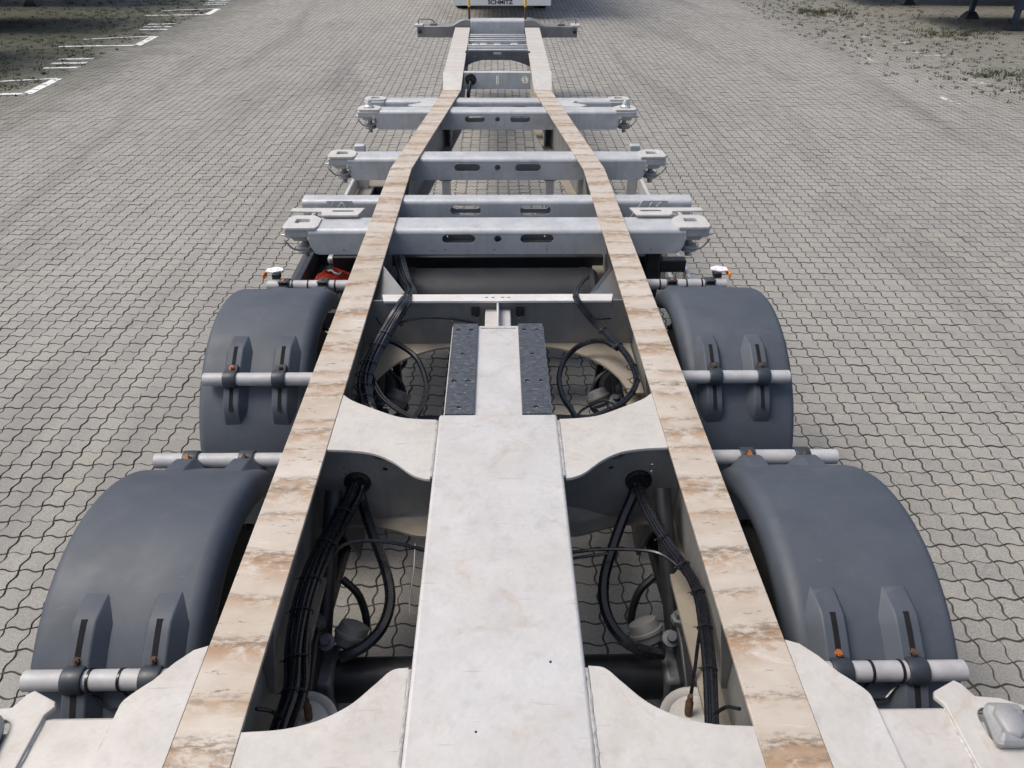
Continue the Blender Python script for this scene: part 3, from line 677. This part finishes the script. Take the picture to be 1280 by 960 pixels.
# front bolster: centre channel between the neck rails, saddles and end arms
fy = 12.46
fbm = MB()
pf = beam_profile(fy, fy+.20, 1.060, .86, .05)
fbm.hull([[(x, y, z) for y, z in pf] for x in (-.40, .40)])
fbo = P(fbm, 'front_bolster', 'galv')
for s in (-1, 1):
    rings = []
    for x, zt_, zb_ in ((.402, 1.055, .80), (.47, 1.062, .80), (.55, 1.045, .80), (.64, .99, .80), (.70, .972, .812), (1.19, .967, .815)):
        rings.append([(s*x, fy, zb_), (s*x, fy, zt_-.012), (s*x, fy+.012, zt_), (s*x, fy+.17, zt_+.004), (s*x, fy+.18, zt_-.01), (s*x, fy+.18, zb_)])
    P(MB().hull(rings), 'bolster_arm', 'web', fbo, sharp=25)
    P(MB().box(min(s*1.10, s*1.225), max(s*1.10, s*1.225), fy-.02, fy+.19, .955, .985), 'lock_plate', 'cast', fbo, .004)
    P(MB().tube([(s*1.17, fy+.08, .985), (s*1.165, fy+.08, 1.045), (s*1.12, fy+.08, 1.05), (s*.98, fy+.08, 1.045), (s*.93, fy+.08, 1.0)], .010, 7, 3), 'lock_handle', 'web', fbo)
    P(MB().box(min(s*.90, s*1.0), max(s*.90, s*1.0), fy+.02, fy+.12, .974, 1.0), 'lock_block', 'web', fbo, .004)
    P(MB().lathe([(.026, 0), (.026, .02), (.012, .03)], (s*1.15, fy-.003, .895), (0, -1, 0), 12), 'locking_pin', 'black', fbo)
    # guide post: rusty foot, yellow upper part
    px0 = s*.415
    gp = P(MB().tube([(px0, fy+.05, 1.0), (px0, fy+.05, 1.22)], .017, 10), 'guide_post', 'rustdark')
    P(MB().tube([(px0, fy+.05, 1.2205), (px0, fy+.052, 1.50), (px0, fy+.055, 1.72)], .020, 10), 'yellow_sleeve', 'yellow', gp)

# ---- landing legs
for s in (-1, 1):
    lg = P(MB().hull([[(s*.41, 7.10-.0, .91), (s*.56, 7.10, .91), (s*.56, 7.24, .91), (s*.41, 7.24, .91)], [(s*.43, 7.10, .70), (s*.55, 7.10, .70), (s*.55, 7.22, .70), (s*.43, 7.22, .70)], [(s*.43, 7.10, .38), (s*.55, 7.10, .38), (s*.55, 7.22, .38), (s*.43, 7.22, .38)]]), 'landing_leg', 'darkgalv', bevel=.006)
    P(MB().box(min(s*.45, s*.53), max(s*.45, s*.53), 7.12, 7.20, .06, .3795), 'inner_leg', 'galv', lg, .004)
    P(MB().lathe([(.13, 0), (.13, .018), (.07, .03), (.05, .06)], (s*.49, 7.16, .0015), (0, 0, 1), 20), 'foot', 'darkgalv', lg)
P(MB().tube([(.62, 7.25, .88), (.72, 6.9, .62)], .022, 8), 'crank_shaft', 'black')

# ---- tubes, clamps, mudguards, wheels
AX = [(1.74, .50), (3.15, .50)]
RG = .612
TUBES = [((1.285, .955, 1.235), (2.20, .955, 1.235)), ((2.70, .985, 1.215), (3.655, .955, 1.195))]
XI, XO = .80, 1.258
def arc_pt(ax, ang, rad, x): return (x, ax[0]+rad*math.sin(ang), ax[1]+rad*math.cos(ang))   # ang>0 forward
def loft_support(ax, s, xc, a0, a1, aflat0, aflat1, hgt):
    """raised pedestal: flared base, flat crown, ramps at both ends"""
    m = MB(); rings = []; N = 14
    for k in range(N+1):
        a = a0+(a1-a0)*k/N
        h = hgt*max(0, min(1, (a-a0)/(aflat0-a0), (a1-a)/(a1-aflat1)))
        wb = .040+.012*min(1, h/hgt); wt = .030
        pts = [(-wb, -.006), (-wt, h), (wt, h), (wb+.018*h/hgt, -.006)]
        rings.append([arc_pt(ax, a, RG+d, s*xc+s*x*-1) for x, d in pts])
    m.hull(rings); return m
for ai, ax in enumerate(AX):
    for s in (-1, 1):
        a_f, a_r = R(58), R(-112)
        rings = []
        edge = [(XI-.004, -.085), (XI-.004, -.05)]+[(XI+.048-.048*math.cos(R(t)), -.048+.048*math.sin(R(t))) for t in range(10, 91, 20)]+\
               [(1.0, .004)]+[(XO-.032+.032*math.sin(R(t)), -.032+.032*math.cos(R(t))) for t in range(0, 91, 18)]+[(XO+.002, -.072)]
        N = 44
        for k in range(N+1):
            a = a_r+(a_f-a_r)*k/N
            outer = [arc_pt(ax, a, RG+d, s*x) for x, d in edge]
            inner = [arc_pt(ax, a, RG+d-.006, s*(x+(.006 if x < .9 else -.006 if x > 1.1 else 0))) for x, d in reversed(edge)]
            rings.append(outer+inner)
        gd = P(MB().hull(rings), 'mudguard', 'guard', sharp=60)
        for ti, (ty, tz, tx) in enumerate(TUBES[ai]):
            at = math.atan2(ty-ax[0], tz-ax[1])
            for xc in (.905, 1.105):
                if ti == 0:
                    sup = loft_support(ax, s, xc, at-R(17), at+R(21), at-R(11), at+R(13), .037)
                else:
                    sup = loft_support(ax, s, xc, at-R(15), at+R(12), at-R(6), at+R(8), .038)
                so_ = P(sup, 'mounting_foot', 'guard', gd, .003, sharp=30)
                if ti == 0:
                    for ra, rb_ in ((R(3.4), R(13.5)), (R(-11.5), R(-3.2))):
                        sl_ = MB(); sl_.hull([[arc_pt(ax, at+a, RG+d, s*xc+x) for x, d in ((-.0075, .020), (.0075, .020), (.0075, .0382), (-.0075, .0382))] for a in np.linspace(ra, rb_, 5)])
                        P(sl_, 'slot', 'slot_shade', gd)  # solid black insert paints the slot's inner shade; no recess is cut
# tubes
TB = []
for ai in range(2):
    for (ty, tz, tx) in TUBES[ai]:
        for s in (-1, 1):
            r_ = .0275
            tb = P(MB().lathe([(r_-.004, .03), (r_-.004, 0), (r_, 0), (r_, tx-.66), (r_-.004, tx-.66)], (s*tx, ty, tz), (-s, 0, 0), 24), 'mudguard_tube', 'tube')
            ax = AX[ai]; d = Vector((0, ty-ax[0], tz-ax[1])).normalized(); tdir = Vector((0, d.z, -d.y))
            for xc in (.905, 1.105):
                c = P(MB().lathe([(r_+.0006, -.026), (r_+.008, -.026), (r_+.010, -.020), (r_+.010, .020), (r_+.008, .026), (r_+.0006, .026)], (s*xc, ty, tz), (1, 0, 0), 24), 'pipe_clamp', 'clamp', tb)
                cc = Vector((s*xc, ty, tz))
                side = 1 if ai >= 0 and (ty < ax[0]) else -1
                bpt = cc+tdir*(r_+.020)*(1 if ty < ax[0] else -1)-d*.006
                ear = MB().box(-.024, .024, -.016, .016, -.006, .006, T(*bpt) @ d.to_track_quat('Z', 'Y').to_matrix().to_4x4())
                P(ear, 'clamp_ear', 'clamp', tb, .003)
                P(MB().lathe([(.012, .006), (.012, .010), (.0085, .0105), (.0085, .018), (.004, .018), (.004, .026)], bpt, d, 6), 'clamp_bolt', 'orange' if random.random() < .5 else 'rustdark', tb)
            if ai == 0 and ty < 1.5 or ai == 1 and ty > 3:
                for xx in (.845, .985, 1.065):
                    P(MB().lathe([(r_+.0003, -.004), (r_+.003, -.003), (r_+.003, .003), (r_+.0003, .004)], (s*xx, ty, tz), (1, 0, 0), 20), 'cable_tie', 'cable', tb)
# wire along the rear tubes
for s in (-1, 1):
    P(MB().tube([(s*.985, 1.272, .924), (s*.96, 1.25, .905), (s*1.02, 1.245, .89), (s*1.065, 1.265, .92), (s*1.12, 1.24, .9)], .004, 6, 4), 'lamp_wire', 'cable')

def wheel(s, ax):
    ax = (ax[0], ax[1]+.02); xc = s*1.015; w2 = .17
    e = P(MB().lathe([(.285, -w2+.02), (.30, -w2+.008), (.36, -w2-.004), (.44, -w2), (.478, -w2+.012), (.498, -w2+.035)]+
                     [p for t in np.linspace(-.125, .125, 6) for p in ((.503, t-.018), (.503, t+.012), (.492, t+.014), (.492, t+.022))]+
                     [(.498, w2-.035), (.478, w2-.012), (.44, w2), (.36, w2+.004), (.30, w2-.008), (.285, w2-.02)], (xc, *ax), (1, 0, 0), 48), 'wheel', 'rubber')
    P(MB().lathe([(.29, -.14), (.283, -.13), (.255, -.10), (.25, .0), (.255, .10), (.283, .13), (.29, .14)], (xc, *ax), (1, 0, 0), 36), 'rim', 'rim', e)
    P(MB().lathe([(.25, 0), (.24, .02), (.16, .035), (.15, .08), (.12, .10), (.0, .105)], (xc+s*.02, *ax), (s, 0, 0), 24), 'hub', 'rim', e)
    blk = MB()
    for k in range(40):
        a = 2*math.pi*k/40
        for t in (-.148, .148):
            blk.box(t-.014, t+.014, -.012, .012, .494, .5045, T(xc, *ax) @ Matrix.Rotation(a, 4, 'X'))
    P(blk, 'shoulder_tread', 'rubber', e)['kind'] = 'stuff'
AXW = [(1.64, .46), (3.05, .46)]
for ax in AXW:
    for s in (-1, 1): wheel(s, ax)
    axm = P(MB().lathe([(.073, -.84), (.073, .84)], (0, *ax), (1, 0, 0), 28), 'axle', 'black')
    for s in (-1, 1):
        P(MB().box(min(s*.54, s*.60), max(s*.54, s*.60), ax[0]-.085, ax[0]+.085, ax[1]-.09, ax[1]+.084), 'axle_seat', 'darkgalv', axm, .015)
        arm = P(MB().hull([[(s*x, ax[0]+dy, ax[1]+z0+h) for x, h in ((.585, 0), (.665, 0), (.665, hh), (.585, hh))] for dy, z0, hh in ((-.36, -.10, .05), (-.12, .05, .07), (.0, .09, .09), (.12, .09, .09), (.55, .03, .07), (.66, .02, .06))]), 'trailing_arm', 'black', bevel=.01)
        P(MB().lathe([(.028, 0), (.028, .02), (.016, .022), (.016, .045)], (s*.60, ax[0]+.08, ax[1]+.18), (0, 0, 1), 6), 'spring_bolt', 'darkgalv', arm)
        P(MB().plate([(ax[0]+.60, .42), (ax[0]+.72, .42), (ax[0]+.86, .722), (ax[0]+.42, .722)], (), .012, T(s*.565, 0, 0) @ YZ), 'hanger_bracket', 'tank')
        P(MB().plate([(ax[0]+.60, .42), (ax[0]+.72, .42), (ax[0]+.86, .722), (ax[0]+.42, .722)], (), .012, T(s*.685, 0, 0) @ YZ), 'hanger_bracket', 'tank')
        # brake chamber, brake lever
        bc = P(MB().lathe([(.016, -.016), (.036, -.012), (.050, 0), (.053, .024), (.058, .027), (.058, .037), (.053, .040), (.048, .068), (.024, .076)], (s*.505, ax[0]+.055, ax[1]+.115), (-s*.35, .55, .75), 22), 'brake_chamber', 'web')
        P(MB().lathe([(.026, 0), (.028, .008), (.028, .018), (.014, .02), (.014, .04)], (s*.565, ax[0]+.03, ax[1]+.15), (0, -.5, 1), 16), 'chamber_port', 'darkgalv', bc)
        P(MB().tube([(s*.56, ax[0]+.30, .62), (s*.50, ax[0]+.27, .56), (s*.48, ax[0]+.22, .45), (s*.55, ax[0]+.18, .40)], .014, 8, 4), 'brake_lever', 'black')
        # air spring behind the axle
        asp = P(MB().lathe([(.02, .0), (.035, .0), (.05, -.010), (.088, -.012), (.094, -.004), (.106, .000), (.116, -.008), (.118, -.03), (.108, -.036)], (s*.590, ax[0]-.28, .64), (0, 0, 1), 32), 'air_spring', 'cast')
        P(MB().lathe([(.105, -.036), (.128, -.06), (.132, -.10), (.120, -.15), (.095, -.20), (.085, -.30)], (s*.590, ax[0]-.28, .64), (0, 0, 1), 28), 'bellows', 'rubber', asp)
        P(MB().lathe([(.010, 0), (.012, .01), (.012, .05), (.0085, .055), (.0085, .075)], (s*.560, ax[0]-.265, .640), (0, .15, 1), 10), 'air_fitting', 'rustdark', asp)
        P(MB().tube([(s*.60, ax[0]+.05, ax[1]+.05), (s*.575, ax[0]+.42, .93)], .030, 12), 'shock_absorber', 'black')

for s in (-1, 1):
    h0 = U(640+s*158, 470, .62)
    dk = P(MB().lathe([(.02, -.05), (.07, -.045), (.085, -.01), (.085, .02), (.07, .06), (.02, .07)], (s*.60, h0.y, .56), (0, .75, -.5), 22), 'spring_brake', 'black')
    P(MB().box(s*.52-.02, s*.52+.02, h0.y+.05, h0.y+.09, .50, .66), 'brake_bracket', 'black', dk, .006)
    P(MB().tube([(s*.50, h0.y+.20, .66), (s*.49, h0.y+.16, .60), (s*.55, h0.y+.10, .56)], .012, 8, 4), 'brake_lever', 'black', dk)
# ---- cables and hoses
def cable(pts, r=.007, name='cable', mat='cable', off=(0, 0, 0), k=7, par=tr):
    return P(MB().tube([Vector(p)+Vector(off) for p in pts], r, 7, k), name, mat, par)
def bundle(pts, n, spread, r, ties=(), name='cable_bundle'):
    """n jacketed cables running side by side, tied together"""
    base = [Vector(p) for p in pts]; m = MB(); D = []
    for i in range(n):
        a = 2*math.pi*i/n+random.random(); q = spread*(1 if i else .0)*random.uniform(.65, 1)
        ph = random.random()*6.28
        pth = []
        for j, p in enumerate(base):
            t = (base[min(j+1, len(base)-1)]-base[max(j-1, 0)]).normalized(); side = t.cross(Vector((0, 0, 1))).normalized(); upv = side.cross(t)
            aa = a+.25*math.sin(ph+j*.9)
            pth.append(p+side*math.cos(aa)*q*1.5+upv*math.sin(aa)*q*.8)
        D.append(pth)
    first = MB().tube(D[0], r, 7, 7); o = P(first, name, 'cable')
    for pth in D[1:]: P(MB().tube(pth, r, 7, 7), 'cable', 'cable', o)
    full = catmull(base, 7)
    for f in ties:
        i = int(f*(len(full)-1)); t = (full[min(i+1, len(full)-1)]-full[max(i-1, 0)]).normalized()
        side = t.cross(Vector((0, 0, 1))).normalized(); upv = side.cross(t)
        ring = [full[i]+side*math.cos(x)*(spread*1.35+r+.0015)+upv*math.sin(x)*(spread*.8+r+.0015) for x in np.linspace(0, 2*math.pi, 17)]
        P(MB().tube(ring, .0022, 5), 'cable_tie', 'black', o)
        P(MB().tube([ring[0], ring[0]+side*.006+upv*.003, ring[0]+side*.011-upv*.001], .0018, 5), 'tie_tail', 'black', o)
    return o
def UP(lst): return [U(a, b, c) for a, b, c in lst]
bundle(UP([(498, 322, .95), (506, 350, .97), (513, 364, 1.03), (503, 380, 1.10), (490, 402, 1.06), (474, 430, 1.01), (461, 455, .985), (454, 480, .965), (458, 505, .95), (467, 528, .93), (460, 570, .92), (447, 602, .915)]), 12, .019, .0080, (.42, .48, .55, .60, .66, .71, .76))
bundle(UP([(447, 602, .915), (440, 622, .90), (425, 650, .89), (405, 685, .88), (388, 725, .87), (377, 765, .86), (371, 810, .855), (369, 860, .85), (355, 905, .85), (340, 950, .85)]), 10, .019, .0080, (.2, .32, .45, .57, .70, .80))
bundle(UP([(466, 430, 1.0), (478, 417, 1.02), (500, 404, 1.03), (530, 397, 1.03), (560, 398, 1.02), (592, 404, .99), (610, 420, .93)]), 2, .007, .0065, (.35, .7))
bundle(UP([(462, 470, .95), (475, 495, .92), (495, 512, .90), (520, 526, .88), (560, 545, .87)]), 3, .009, .0065, ())
bundle(UP([(733, 345, .97), (722, 358, 1.02), (718, 370, 1.09), (730, 388, 1.05), (745, 405, 1.0), (765, 424, .97), (783, 445, .95), (793, 468, .94), (791, 485, .93), (776, 503, .92), (752, 515, .91), (725, 526, .90), (700, 545, .88)]), 4, .010, .0072, (.38, .46, .55, .62, .7, .8))
cable(UP([(772, 436, .955), (755, 427, .94), (738, 427, .92), (720, 435, .90), (706, 450, .89), (699, 472, .88), (703, 495, .88), (714, 512, .88), (725, 530, .88)]), .0125, 'hose')
cable(UP([(775, 510, .90), (760, 501, .90), (742, 505, .90), (725, 515, .90), (718, 530, .89)]), .0055)
cable(UP([(775, 510, .90), (776, 518, .86), (774, 528, .8)]), .0055)
cable(UP([(482, 424, .97), (500, 432, .94), (520, 447, .91), (531, 470, .89), (533, 490, .88), (525, 512, .88), (512, 530, .88)]), .0125, 'hose')
cable(UP([(447, 602, .915), (452, 625, .85), (461, 655, .80), (474, 690, .74), (485, 725, .69), (487, 755, .66), (477, 785, .64), (455, 808, .62), (425, 822, .60)]), .0190, 'corrugated_hose')
cable(UP([(796, 602, .915), (790, 622, .86), (778, 650, .80), (764, 690, .74), (755, 725, .69), (756, 760, .66), (770, 790, .64), (795, 810, .62), (830, 818, .60)]), .0190, 'corrugated_hose')
bundle(UP([(796, 602, .915), (803, 625, .90), (818, 655, .885), (838, 685, .875), (860, 715, .87), (874, 745, .865), (881, 785, .86), (886, 830, .855), (888, 880, .85), (889, 930, .85)]), 4, .010, .0075, (.3, .42, .55, .68, .8))
cable(UP([(400, 715, .87), (415, 693, .86), (432, 680, .85), (460, 676, .84), (495, 679, .83), (535, 688, .82), (600, 700, .82)]), .0062)
cable(UP([(660, 700, .82), (720, 690, .82), (750, 687, .83), (790, 687, .84), (822, 691, .85), (845, 705, .86), (858, 720, .86)]), .0062)
cable(UP([(660, 706, .82), (722, 697, .82), (760, 692, .83)]), .0055)
cable(UP([(878, 770, .85), (873, 800, .80), (868, 840, .75), (863, 872, .70)]), .0055, 'air_line')
cable(UP([(384, 770, .85), (387, 800, .80), (385, 850, .75), (381, 880, .70)]), .0055, 'air_line')
cable(UP([(320, 886, .97), (338, 889, .93), (352, 898, .88)]), .005)
cable(UP([(925, 886, .97), (908, 884, .94), (893, 893, .88)]), .005)
cable(UP([(814, 393, .96), (780, 396, .97), (750, 399, .98), (735, 396, 1.0)]), .003)
cable(UP([(465, 385, 1.0), (472, 400, .98), (480, 412, .98)]), .003)
cable(UP([(519, 680, .70), (517, 715, .66), (512, 752, .60), (513, 768, .58), (519, 764, .57), (512, 727, .55)]), .0025, 'lever_rod', 'web2')

# ---- air tanks and hardware ahead of the axles
for yy, zz, rr_, mt in ((4.08, .64, .20, 'tankdark'), (4.62, .46, .13, 'black')):
    tk = P(MB().lathe([(.02, -.60), (.09*rr_/.15, -.595), (rr_-.02, -.575), (rr_, -.55), (rr_, .55), (rr_-.02, .575), (.09*rr_/.15, .595), (.02, .60)], (0, yy, zz), (1, 0, 0), 32), 'air_tank', mt)
    for s in (-1, 1): P(MB().lathe([(rr_+.0005, -.02), (rr_+.004, -.02), (rr_+.004, .02), (rr_+.0005, .02)], (s*.50, yy, zz), (1, 0, 0), 32), 'tank_strap', 'black', tk)
P(MB().box(-1.02, 1.02, 4.40, 4.52, .56, .79), 'black_cross_beam', 'black', bevel=.008)
P(MB().box(-.60, .60, 4.86, 4.93, .64, .72), 'tank_carrier', 'galv', bevel=.006)
for s in (-1, 1):
    # aluminium side guard
    ys0 = 3.80 if s > 0 else 4.75
    sg = P(MB().box(min(s*1.175, s*1.205), max(s*1.175, s*1.205), ys0, 6.75, .555, .675), 'side_guard_rail', 'alu', bevel=.008)
    P(MB().box(min(s*1.175, s*1.205), max(s*1.175, s*1.205), ys0, 6.75, .36, .46), 'lower_rail', 'alu', sg, .008)
    for yy in (4.95, 6.35): P(MB().box(min(s*1.09, s*1.174), max(s*1.09, s*1.174), yy, yy+.07, .33, .92), 'guard_post', 'galv', sg, .005)
P(MB().box(.90, .985, 4.30, 4.38, .30, .92), 'support_post', 'black', bevel=.008)
P(MB().box(.66, 1.17, 4.40, 4.47, .68, .76), 'support_arm', 'black', bevel=.006)
P(MB().box(.66, .90, 4.31, 4.36, .55, .63), 'support_arm', 'black', bevel=.006)
P(MB().box(.72, .80, 4.6, 6.3, .50, .56), 'pallet_rail', 'alu', bevel=.004)
P(MB().box(.90, .96, 4.7, 6.3, .50, .56), 'pallet_rail', 'alu', bevel=.004)
P(MB().tube([(-1.20, 4.55, .74), (-1.02, 4.58, .77), (-.72, 4.58, .77)], .03, 8), 'support_arm', 'black')
P(MB().box(-1.12, -.68, 4.62, 4.70, .56, .90), 'storage_bulkhead', 'black', bevel=.008)

# tray on the left with wide sloped rim
ty0, ty1, tx0, tx1, tz0, tz1 = 3.74, 4.56, -1.235, -.77, .66, .80
trm = MB()
trm.box(tx0+.09, tx1, ty0, ty1, tz0, tz0+.012)
trm.hull([[(tx0, y, tz1-.06), (tx0+.06, y, tz1), (tx0+.10, y, tz1-.005), (tx0+.10, y, tz0), (tx0+.075, y, tz0), (tx0+.02, y, tz1-.10)] for y in (ty0-.02, ty1+.02)])
trm.box(tx1, tx1+.012, ty0, ty1, tz0, tz1-.02).box(tx0+.10, tx1, ty1, ty1+.012, tz0, tz1-.02).box(tx0+.10, tx1, ty0-.012, ty0, tz0, tz1-.04)
tro = P(trm, 'storage_tray', 'tank', bevel=.006)
for k in range(7): P(MB().box(tx0+.11+k*.05, tx0+.13+k*.05, ty0+.02, ty1-.02, tz0+.0122, tz0+.018), 'tray_rib', 'tank', tro, .002)
P(MB().box(tx0+.012, tx0+.05, 4.02, 4.07, tz1-.045, tz1-.006, ), 'tray_catch', 'black', tro, .004)
P(MB().box(-1.06, -.785, 4.44, 4.50, .72, .77), 'tray_bar', 'galv', tro, .015)

# side markers at the ends of the front tubes
for s in (-1, 1):
    mk = P(MB().plate([(s*x, y) for x, y in ((1.115, 3.70), (1.165, 3.675), (1.205, 3.685), (1.205, 3.725), (1.16, 3.745), (1.125, 3.728))], [circ(s*1.145, 3.705, .005, 8), circ(s*1.180, 3.703, .005, 8)], .006, T(0, 0, 1.018)), 'marker_bracket', 'white')
    P(MB().box(min(s*1.207, s*1.217), max(s*1.207, s*1.217), 3.655, 3.715, .990, 1.016), 'marker_lens', 'orangelens', mk, .004)
    P(MB().box(s*1.15-.02, s*1.15+.02, 3.66, 3.70, .985, 1.0145), 'marker_stem', 'black', mk, .003)

# ================================================================== loose things
cs = MB()
cx, cy = U(417, 349, .72).xy
pth = []
for k in range(110):
    a = k*.42; r_ = .105-.0006*k
    pth.append((cx+r_*math.cos(a)*1.12, cy+r_*math.sin(a)*.95, .700+.00045*k+.006*math.sin(a*1.7)))
rings = []
for i, p in enumerate(pth):
    a = i*.42; d = Vector((math.cos(a), math.sin(a), 0))*.0016; p = Vector(p); h = .024
    rings.append([p-d+Vector((0, 0, -h)), p+d+Vector((0, 0, -h)), p+d+Vector((0, 0, h)), p-d+Vector((0, 0, h))])
cs.hull(rings)
st = empty('coiled_strap', (cx, cy, .678), 'coiled red lashing strap with a pale hook lying in the dark storage tray', 'strap')
P(cs, 'webbing', 'red', st)
P(MB().tube([(cx-.03, cy+.02, 0.765), (cx-.005, cy+.0, 0.777), (cx+.02, cy-.03, 0.775), (cx+.045, cy-.03, 0.767), (cx+.05, cy-.005, 0.765)], .006, 8, 4), 'hook', 'white', st)

# tool crate beside the left rail, between the bolsters
c0 = U(470, 232, .70)
cr = MB(); X0, X1, Y0, Y1 = -.98, -.74, 5.62, 5.95
cr.box(X0, X1, Y0, Y1, .565, .575).box(X0, X0+.012, Y0, Y1, .575, .72).box(X1-.012, X1, Y0, Y1, .575, .72).box(X0+.012, X1-.012, Y0, Y0+.012, .575, .72).box(X0+.012, X1-.012, Y1-.012, Y1, .575, .72)
ct = cr.build('tool_crate', 'tank', None, .004); tag(ct, 'open dark grey tool crate on the carrier beside the rail', 'crate')
P(MB().box(-1.17, -.70, 5.05, 6.60, .540, .562), 'carrier_shelf', 'flange_low')
tl = MB().lathe([(.016, 0), (.022, .01), (.022, .12), (.012, .13), (.012, .17)], (-1.03, 5.58, .585), (.2, 1, 0), 12).build('spray_can', 'red'); tag(tl, 'small red can lying beside the tool crate', 'can')
tl = MB().hull([[(-1.13+x*k, 5.46+y*k, z) for x, y in ((0, 0), (.13, .02), (.14, .10), (.0, .08))] for z, k in ((.563, 1), (.62, 1), (.635, .9))]).build('work_cloth', 'blue', None, .01); tag(tl, 'folded blue cloth lying in front of the tool crate', 'cloth')

# ================================================================== vehicles in the background
# white box trailer standing ahead, its rear bumper lettered
YW, XW = 20.55, .10
wt = empty('box_trailer', (XW, YW, 0), 'white box trailer with black lettering on its rear bumper', 'trailer')
bp = P(MB().box(XW-1.195, XW+1.195, YW, YW+.10, .295, .455), 'rear_bumper', 'white', wt, .012)
tc = bpy.data.curves.new('tmp', 'FONT'); tc.body = 'SCHMITZ'; tc.size = .125; tc.extrude = .002; tc.align_x = 'CENTER'; tc.offset = .0035
to = bpy.data.objects.new('tmp', tc); tme = bpy.data.meshes.new_from_object(to)
vv = np.array([tuple(v.co) for v in tme.vertices]); ff = [tuple(p.vertices) for p in tme.polygons]
wd = vv[:, 0].max()-vv[:, 0].min(); vv[:, 0] *= .60/wd
P(MB().add(vv.tolist(), ff, T(XW-.03, YW-.0045, .333) @ XZ), 'lettering', 'letter', bp)
bpy.data.objects.remove(to); bpy.data.curves.remove(tc)
P(MB().box(XW-1.17, XW+1.17, YW+.02, YW+.14, .47, .60), 'lamp_carrier', 'web', wt, .01)
for s in (-1, 1):
    P(MB().box(XW+s*.9-.17, XW+s*.9+.17, YW+.012, YW+.0195, .49, .58), 'tail_lamp', 'red', wt, .004)
    P(MB().box(XW+s*.55-.05, XW+s*.55+.05, YW+.1005, YW+.5, .33, 1.05), 'bumper_bracket', 'black', wt, .008)
    P(MB().box(XW+s*.5-.06, XW+s*.5+.06, YW+.2, YW+12.0, .88, 1.10), 'chassis_rail', 'galv', wt, .008)
    for yy in (YW+2.2, YW+3.5, YW+4.8):
        wh = P(MB().lathe([(.28, -.17), (.44, -.185), (.49, -.16), (.5, -.12), (.5, .12), (.49, .16), (.44, .185), (.28, .17)], (XW+s*1.03, yy, .5), (1, 0, 0), 28), 'wheel', 'rubber', wt)
        P(MB().lathe([(.279, -.10), (.20, -.06), (.06, -.04), (.01, -.04), (.01, .1)], (XW+s*1.03, yy, .5), (s, 0, 0), 20), 'rim', 'rim', wh)
body = P(MB().box(XW-1.275, XW+1.275, YW+.08, YW+13.4, 1.12, 3.95), 'box_body', 'white', wt, .02)
for s in (-1, 1):
    P(MB().box(XW+s*.635-.60, XW+s*.635+.60, YW+.05, YW+.0795, 1.2, 3.85), 'rear_door', 'white', wt, .008)
    for q in (-.12, .12): P(MB().tube([(XW+s*.45+q, YW+.03, 1.15), (XW+s*.45+q, YW+.03, 3.8)], .015, 8), 'lock_rod', 'chrome', wt)

def parked(xn, yc, s, label, grp, bodymat):
    """semi-trailer parked across the aisle, nose towards it; s = +1 runs off to +X"""
    e = empty('parked_trailer', (xn, yc, 0), label, 'trailer', grp)
    X = lambda d: xn+s*d
    def bx(d0, d1, y0, y1, z0, z1, n, m, b=.01, par=e): return P(MB().box(min(X(d0), X(d1)), max(X(d0), X(d1)), y0, y1, z0, z1), n, m, par, b)
    bx(0, 13.2, yc-1.27, yc+1.27, 1.22, 3.95, 'body', bodymat, .03)
    for q in (-1, 1):
        bx(.1, 13.0, yc+q*.5-.06, yc+q*.5+.06, .86, 1.2195, 'chassis_rail', 'navy', .01)
        lg = bx(1.95, 2.12, yc+q*.95-.08, yc+q*.95+.08, .42, 1.2195, 'landing_leg', 'navy', .01)
        P(MB().tube([(X(2.45), yc+q*.95, .95), (X(2.06), yc+q*.95, .5)], .035, 8), 'leg_brace', 'navy', lg)
        bx(1.98, 2.09, yc+q*.95-.05, yc+q*.95+.05, .08, .4195, 'inner_leg', 'navy', .005, lg)
        P(MB().hull([[(X(2.035)+a*.5*k, yc+q*.95+b_*.5*k, z) for a, b_ in ((-.34, -.3), (.34, -.3), (.34, .3), (-.34, .3))] for z, k in ((.001, 1), (.03, 1), (.16, .5))]), 'foot', 'black', lg)
        for d in (8.2, 9.5, 10.8):
            wh = P(MB().lathe([(.28, -.17), (.44, -.185), (.49, -.16), (.5, -.12), (.5, .12), (.49, .16), (.44, .185), (.28, .17)], (X(d), yc+q*1.03, .5), (0, 1, 0), 24), 'wheel', 'rubber', e)
            P(MB().lathe([(.279, -.1), (.2, -.06), (.01, -.04), (.01, .1)], (X(d), yc+q*1.03, .5), (0, q, 0), 18), 'rim', 'rim', wh)
    bx(2.9, 7.4, yc-1.22, yc-1.19, .45, .60, 'side_guard', 'alu', .008); bx(2.9, 7.4, yc-1.22, yc-1.19, .75, .90, 'side_guard', 'alu', .008)
    bx(3.0, 3.1, yc-1.189, yc-1.12, .42, 1.2195, 'guard_post', 'galv', .004); bx(7.1, 7.2, yc-1.189, yc-1.12, .42, 1.2195, 'guard_post', 'galv', .004)
    bx(4.0, 6.2, yc-.9, yc+.9, .55, .86, 'pallet_box', 'black', .02)
    return e
parked(9.75, 19.95, 1, 'dark tarpaulin trailer parked with its landing legs on the weedy verge, nearer the gooseneck', None, 'curtain')
parked(9.35, 24.45, 1, 'dark tarpaulin trailer parked beside the white box trailer, beyond the weedy verge', None, 'curtain')
for yc in (14.95, 19.35, 23.75):
    parked(-10.3, yc, -1, 'dark tarpaulin trailer parked in the mossy bay behind worn white markings', 'trailers in the mossy bays', 'curtain')
print('tris', sum(len(o.data.loop_triangles) if o.type == 'MESH' else 0 for o in sc.objects), 'objs', len(sc.objects))
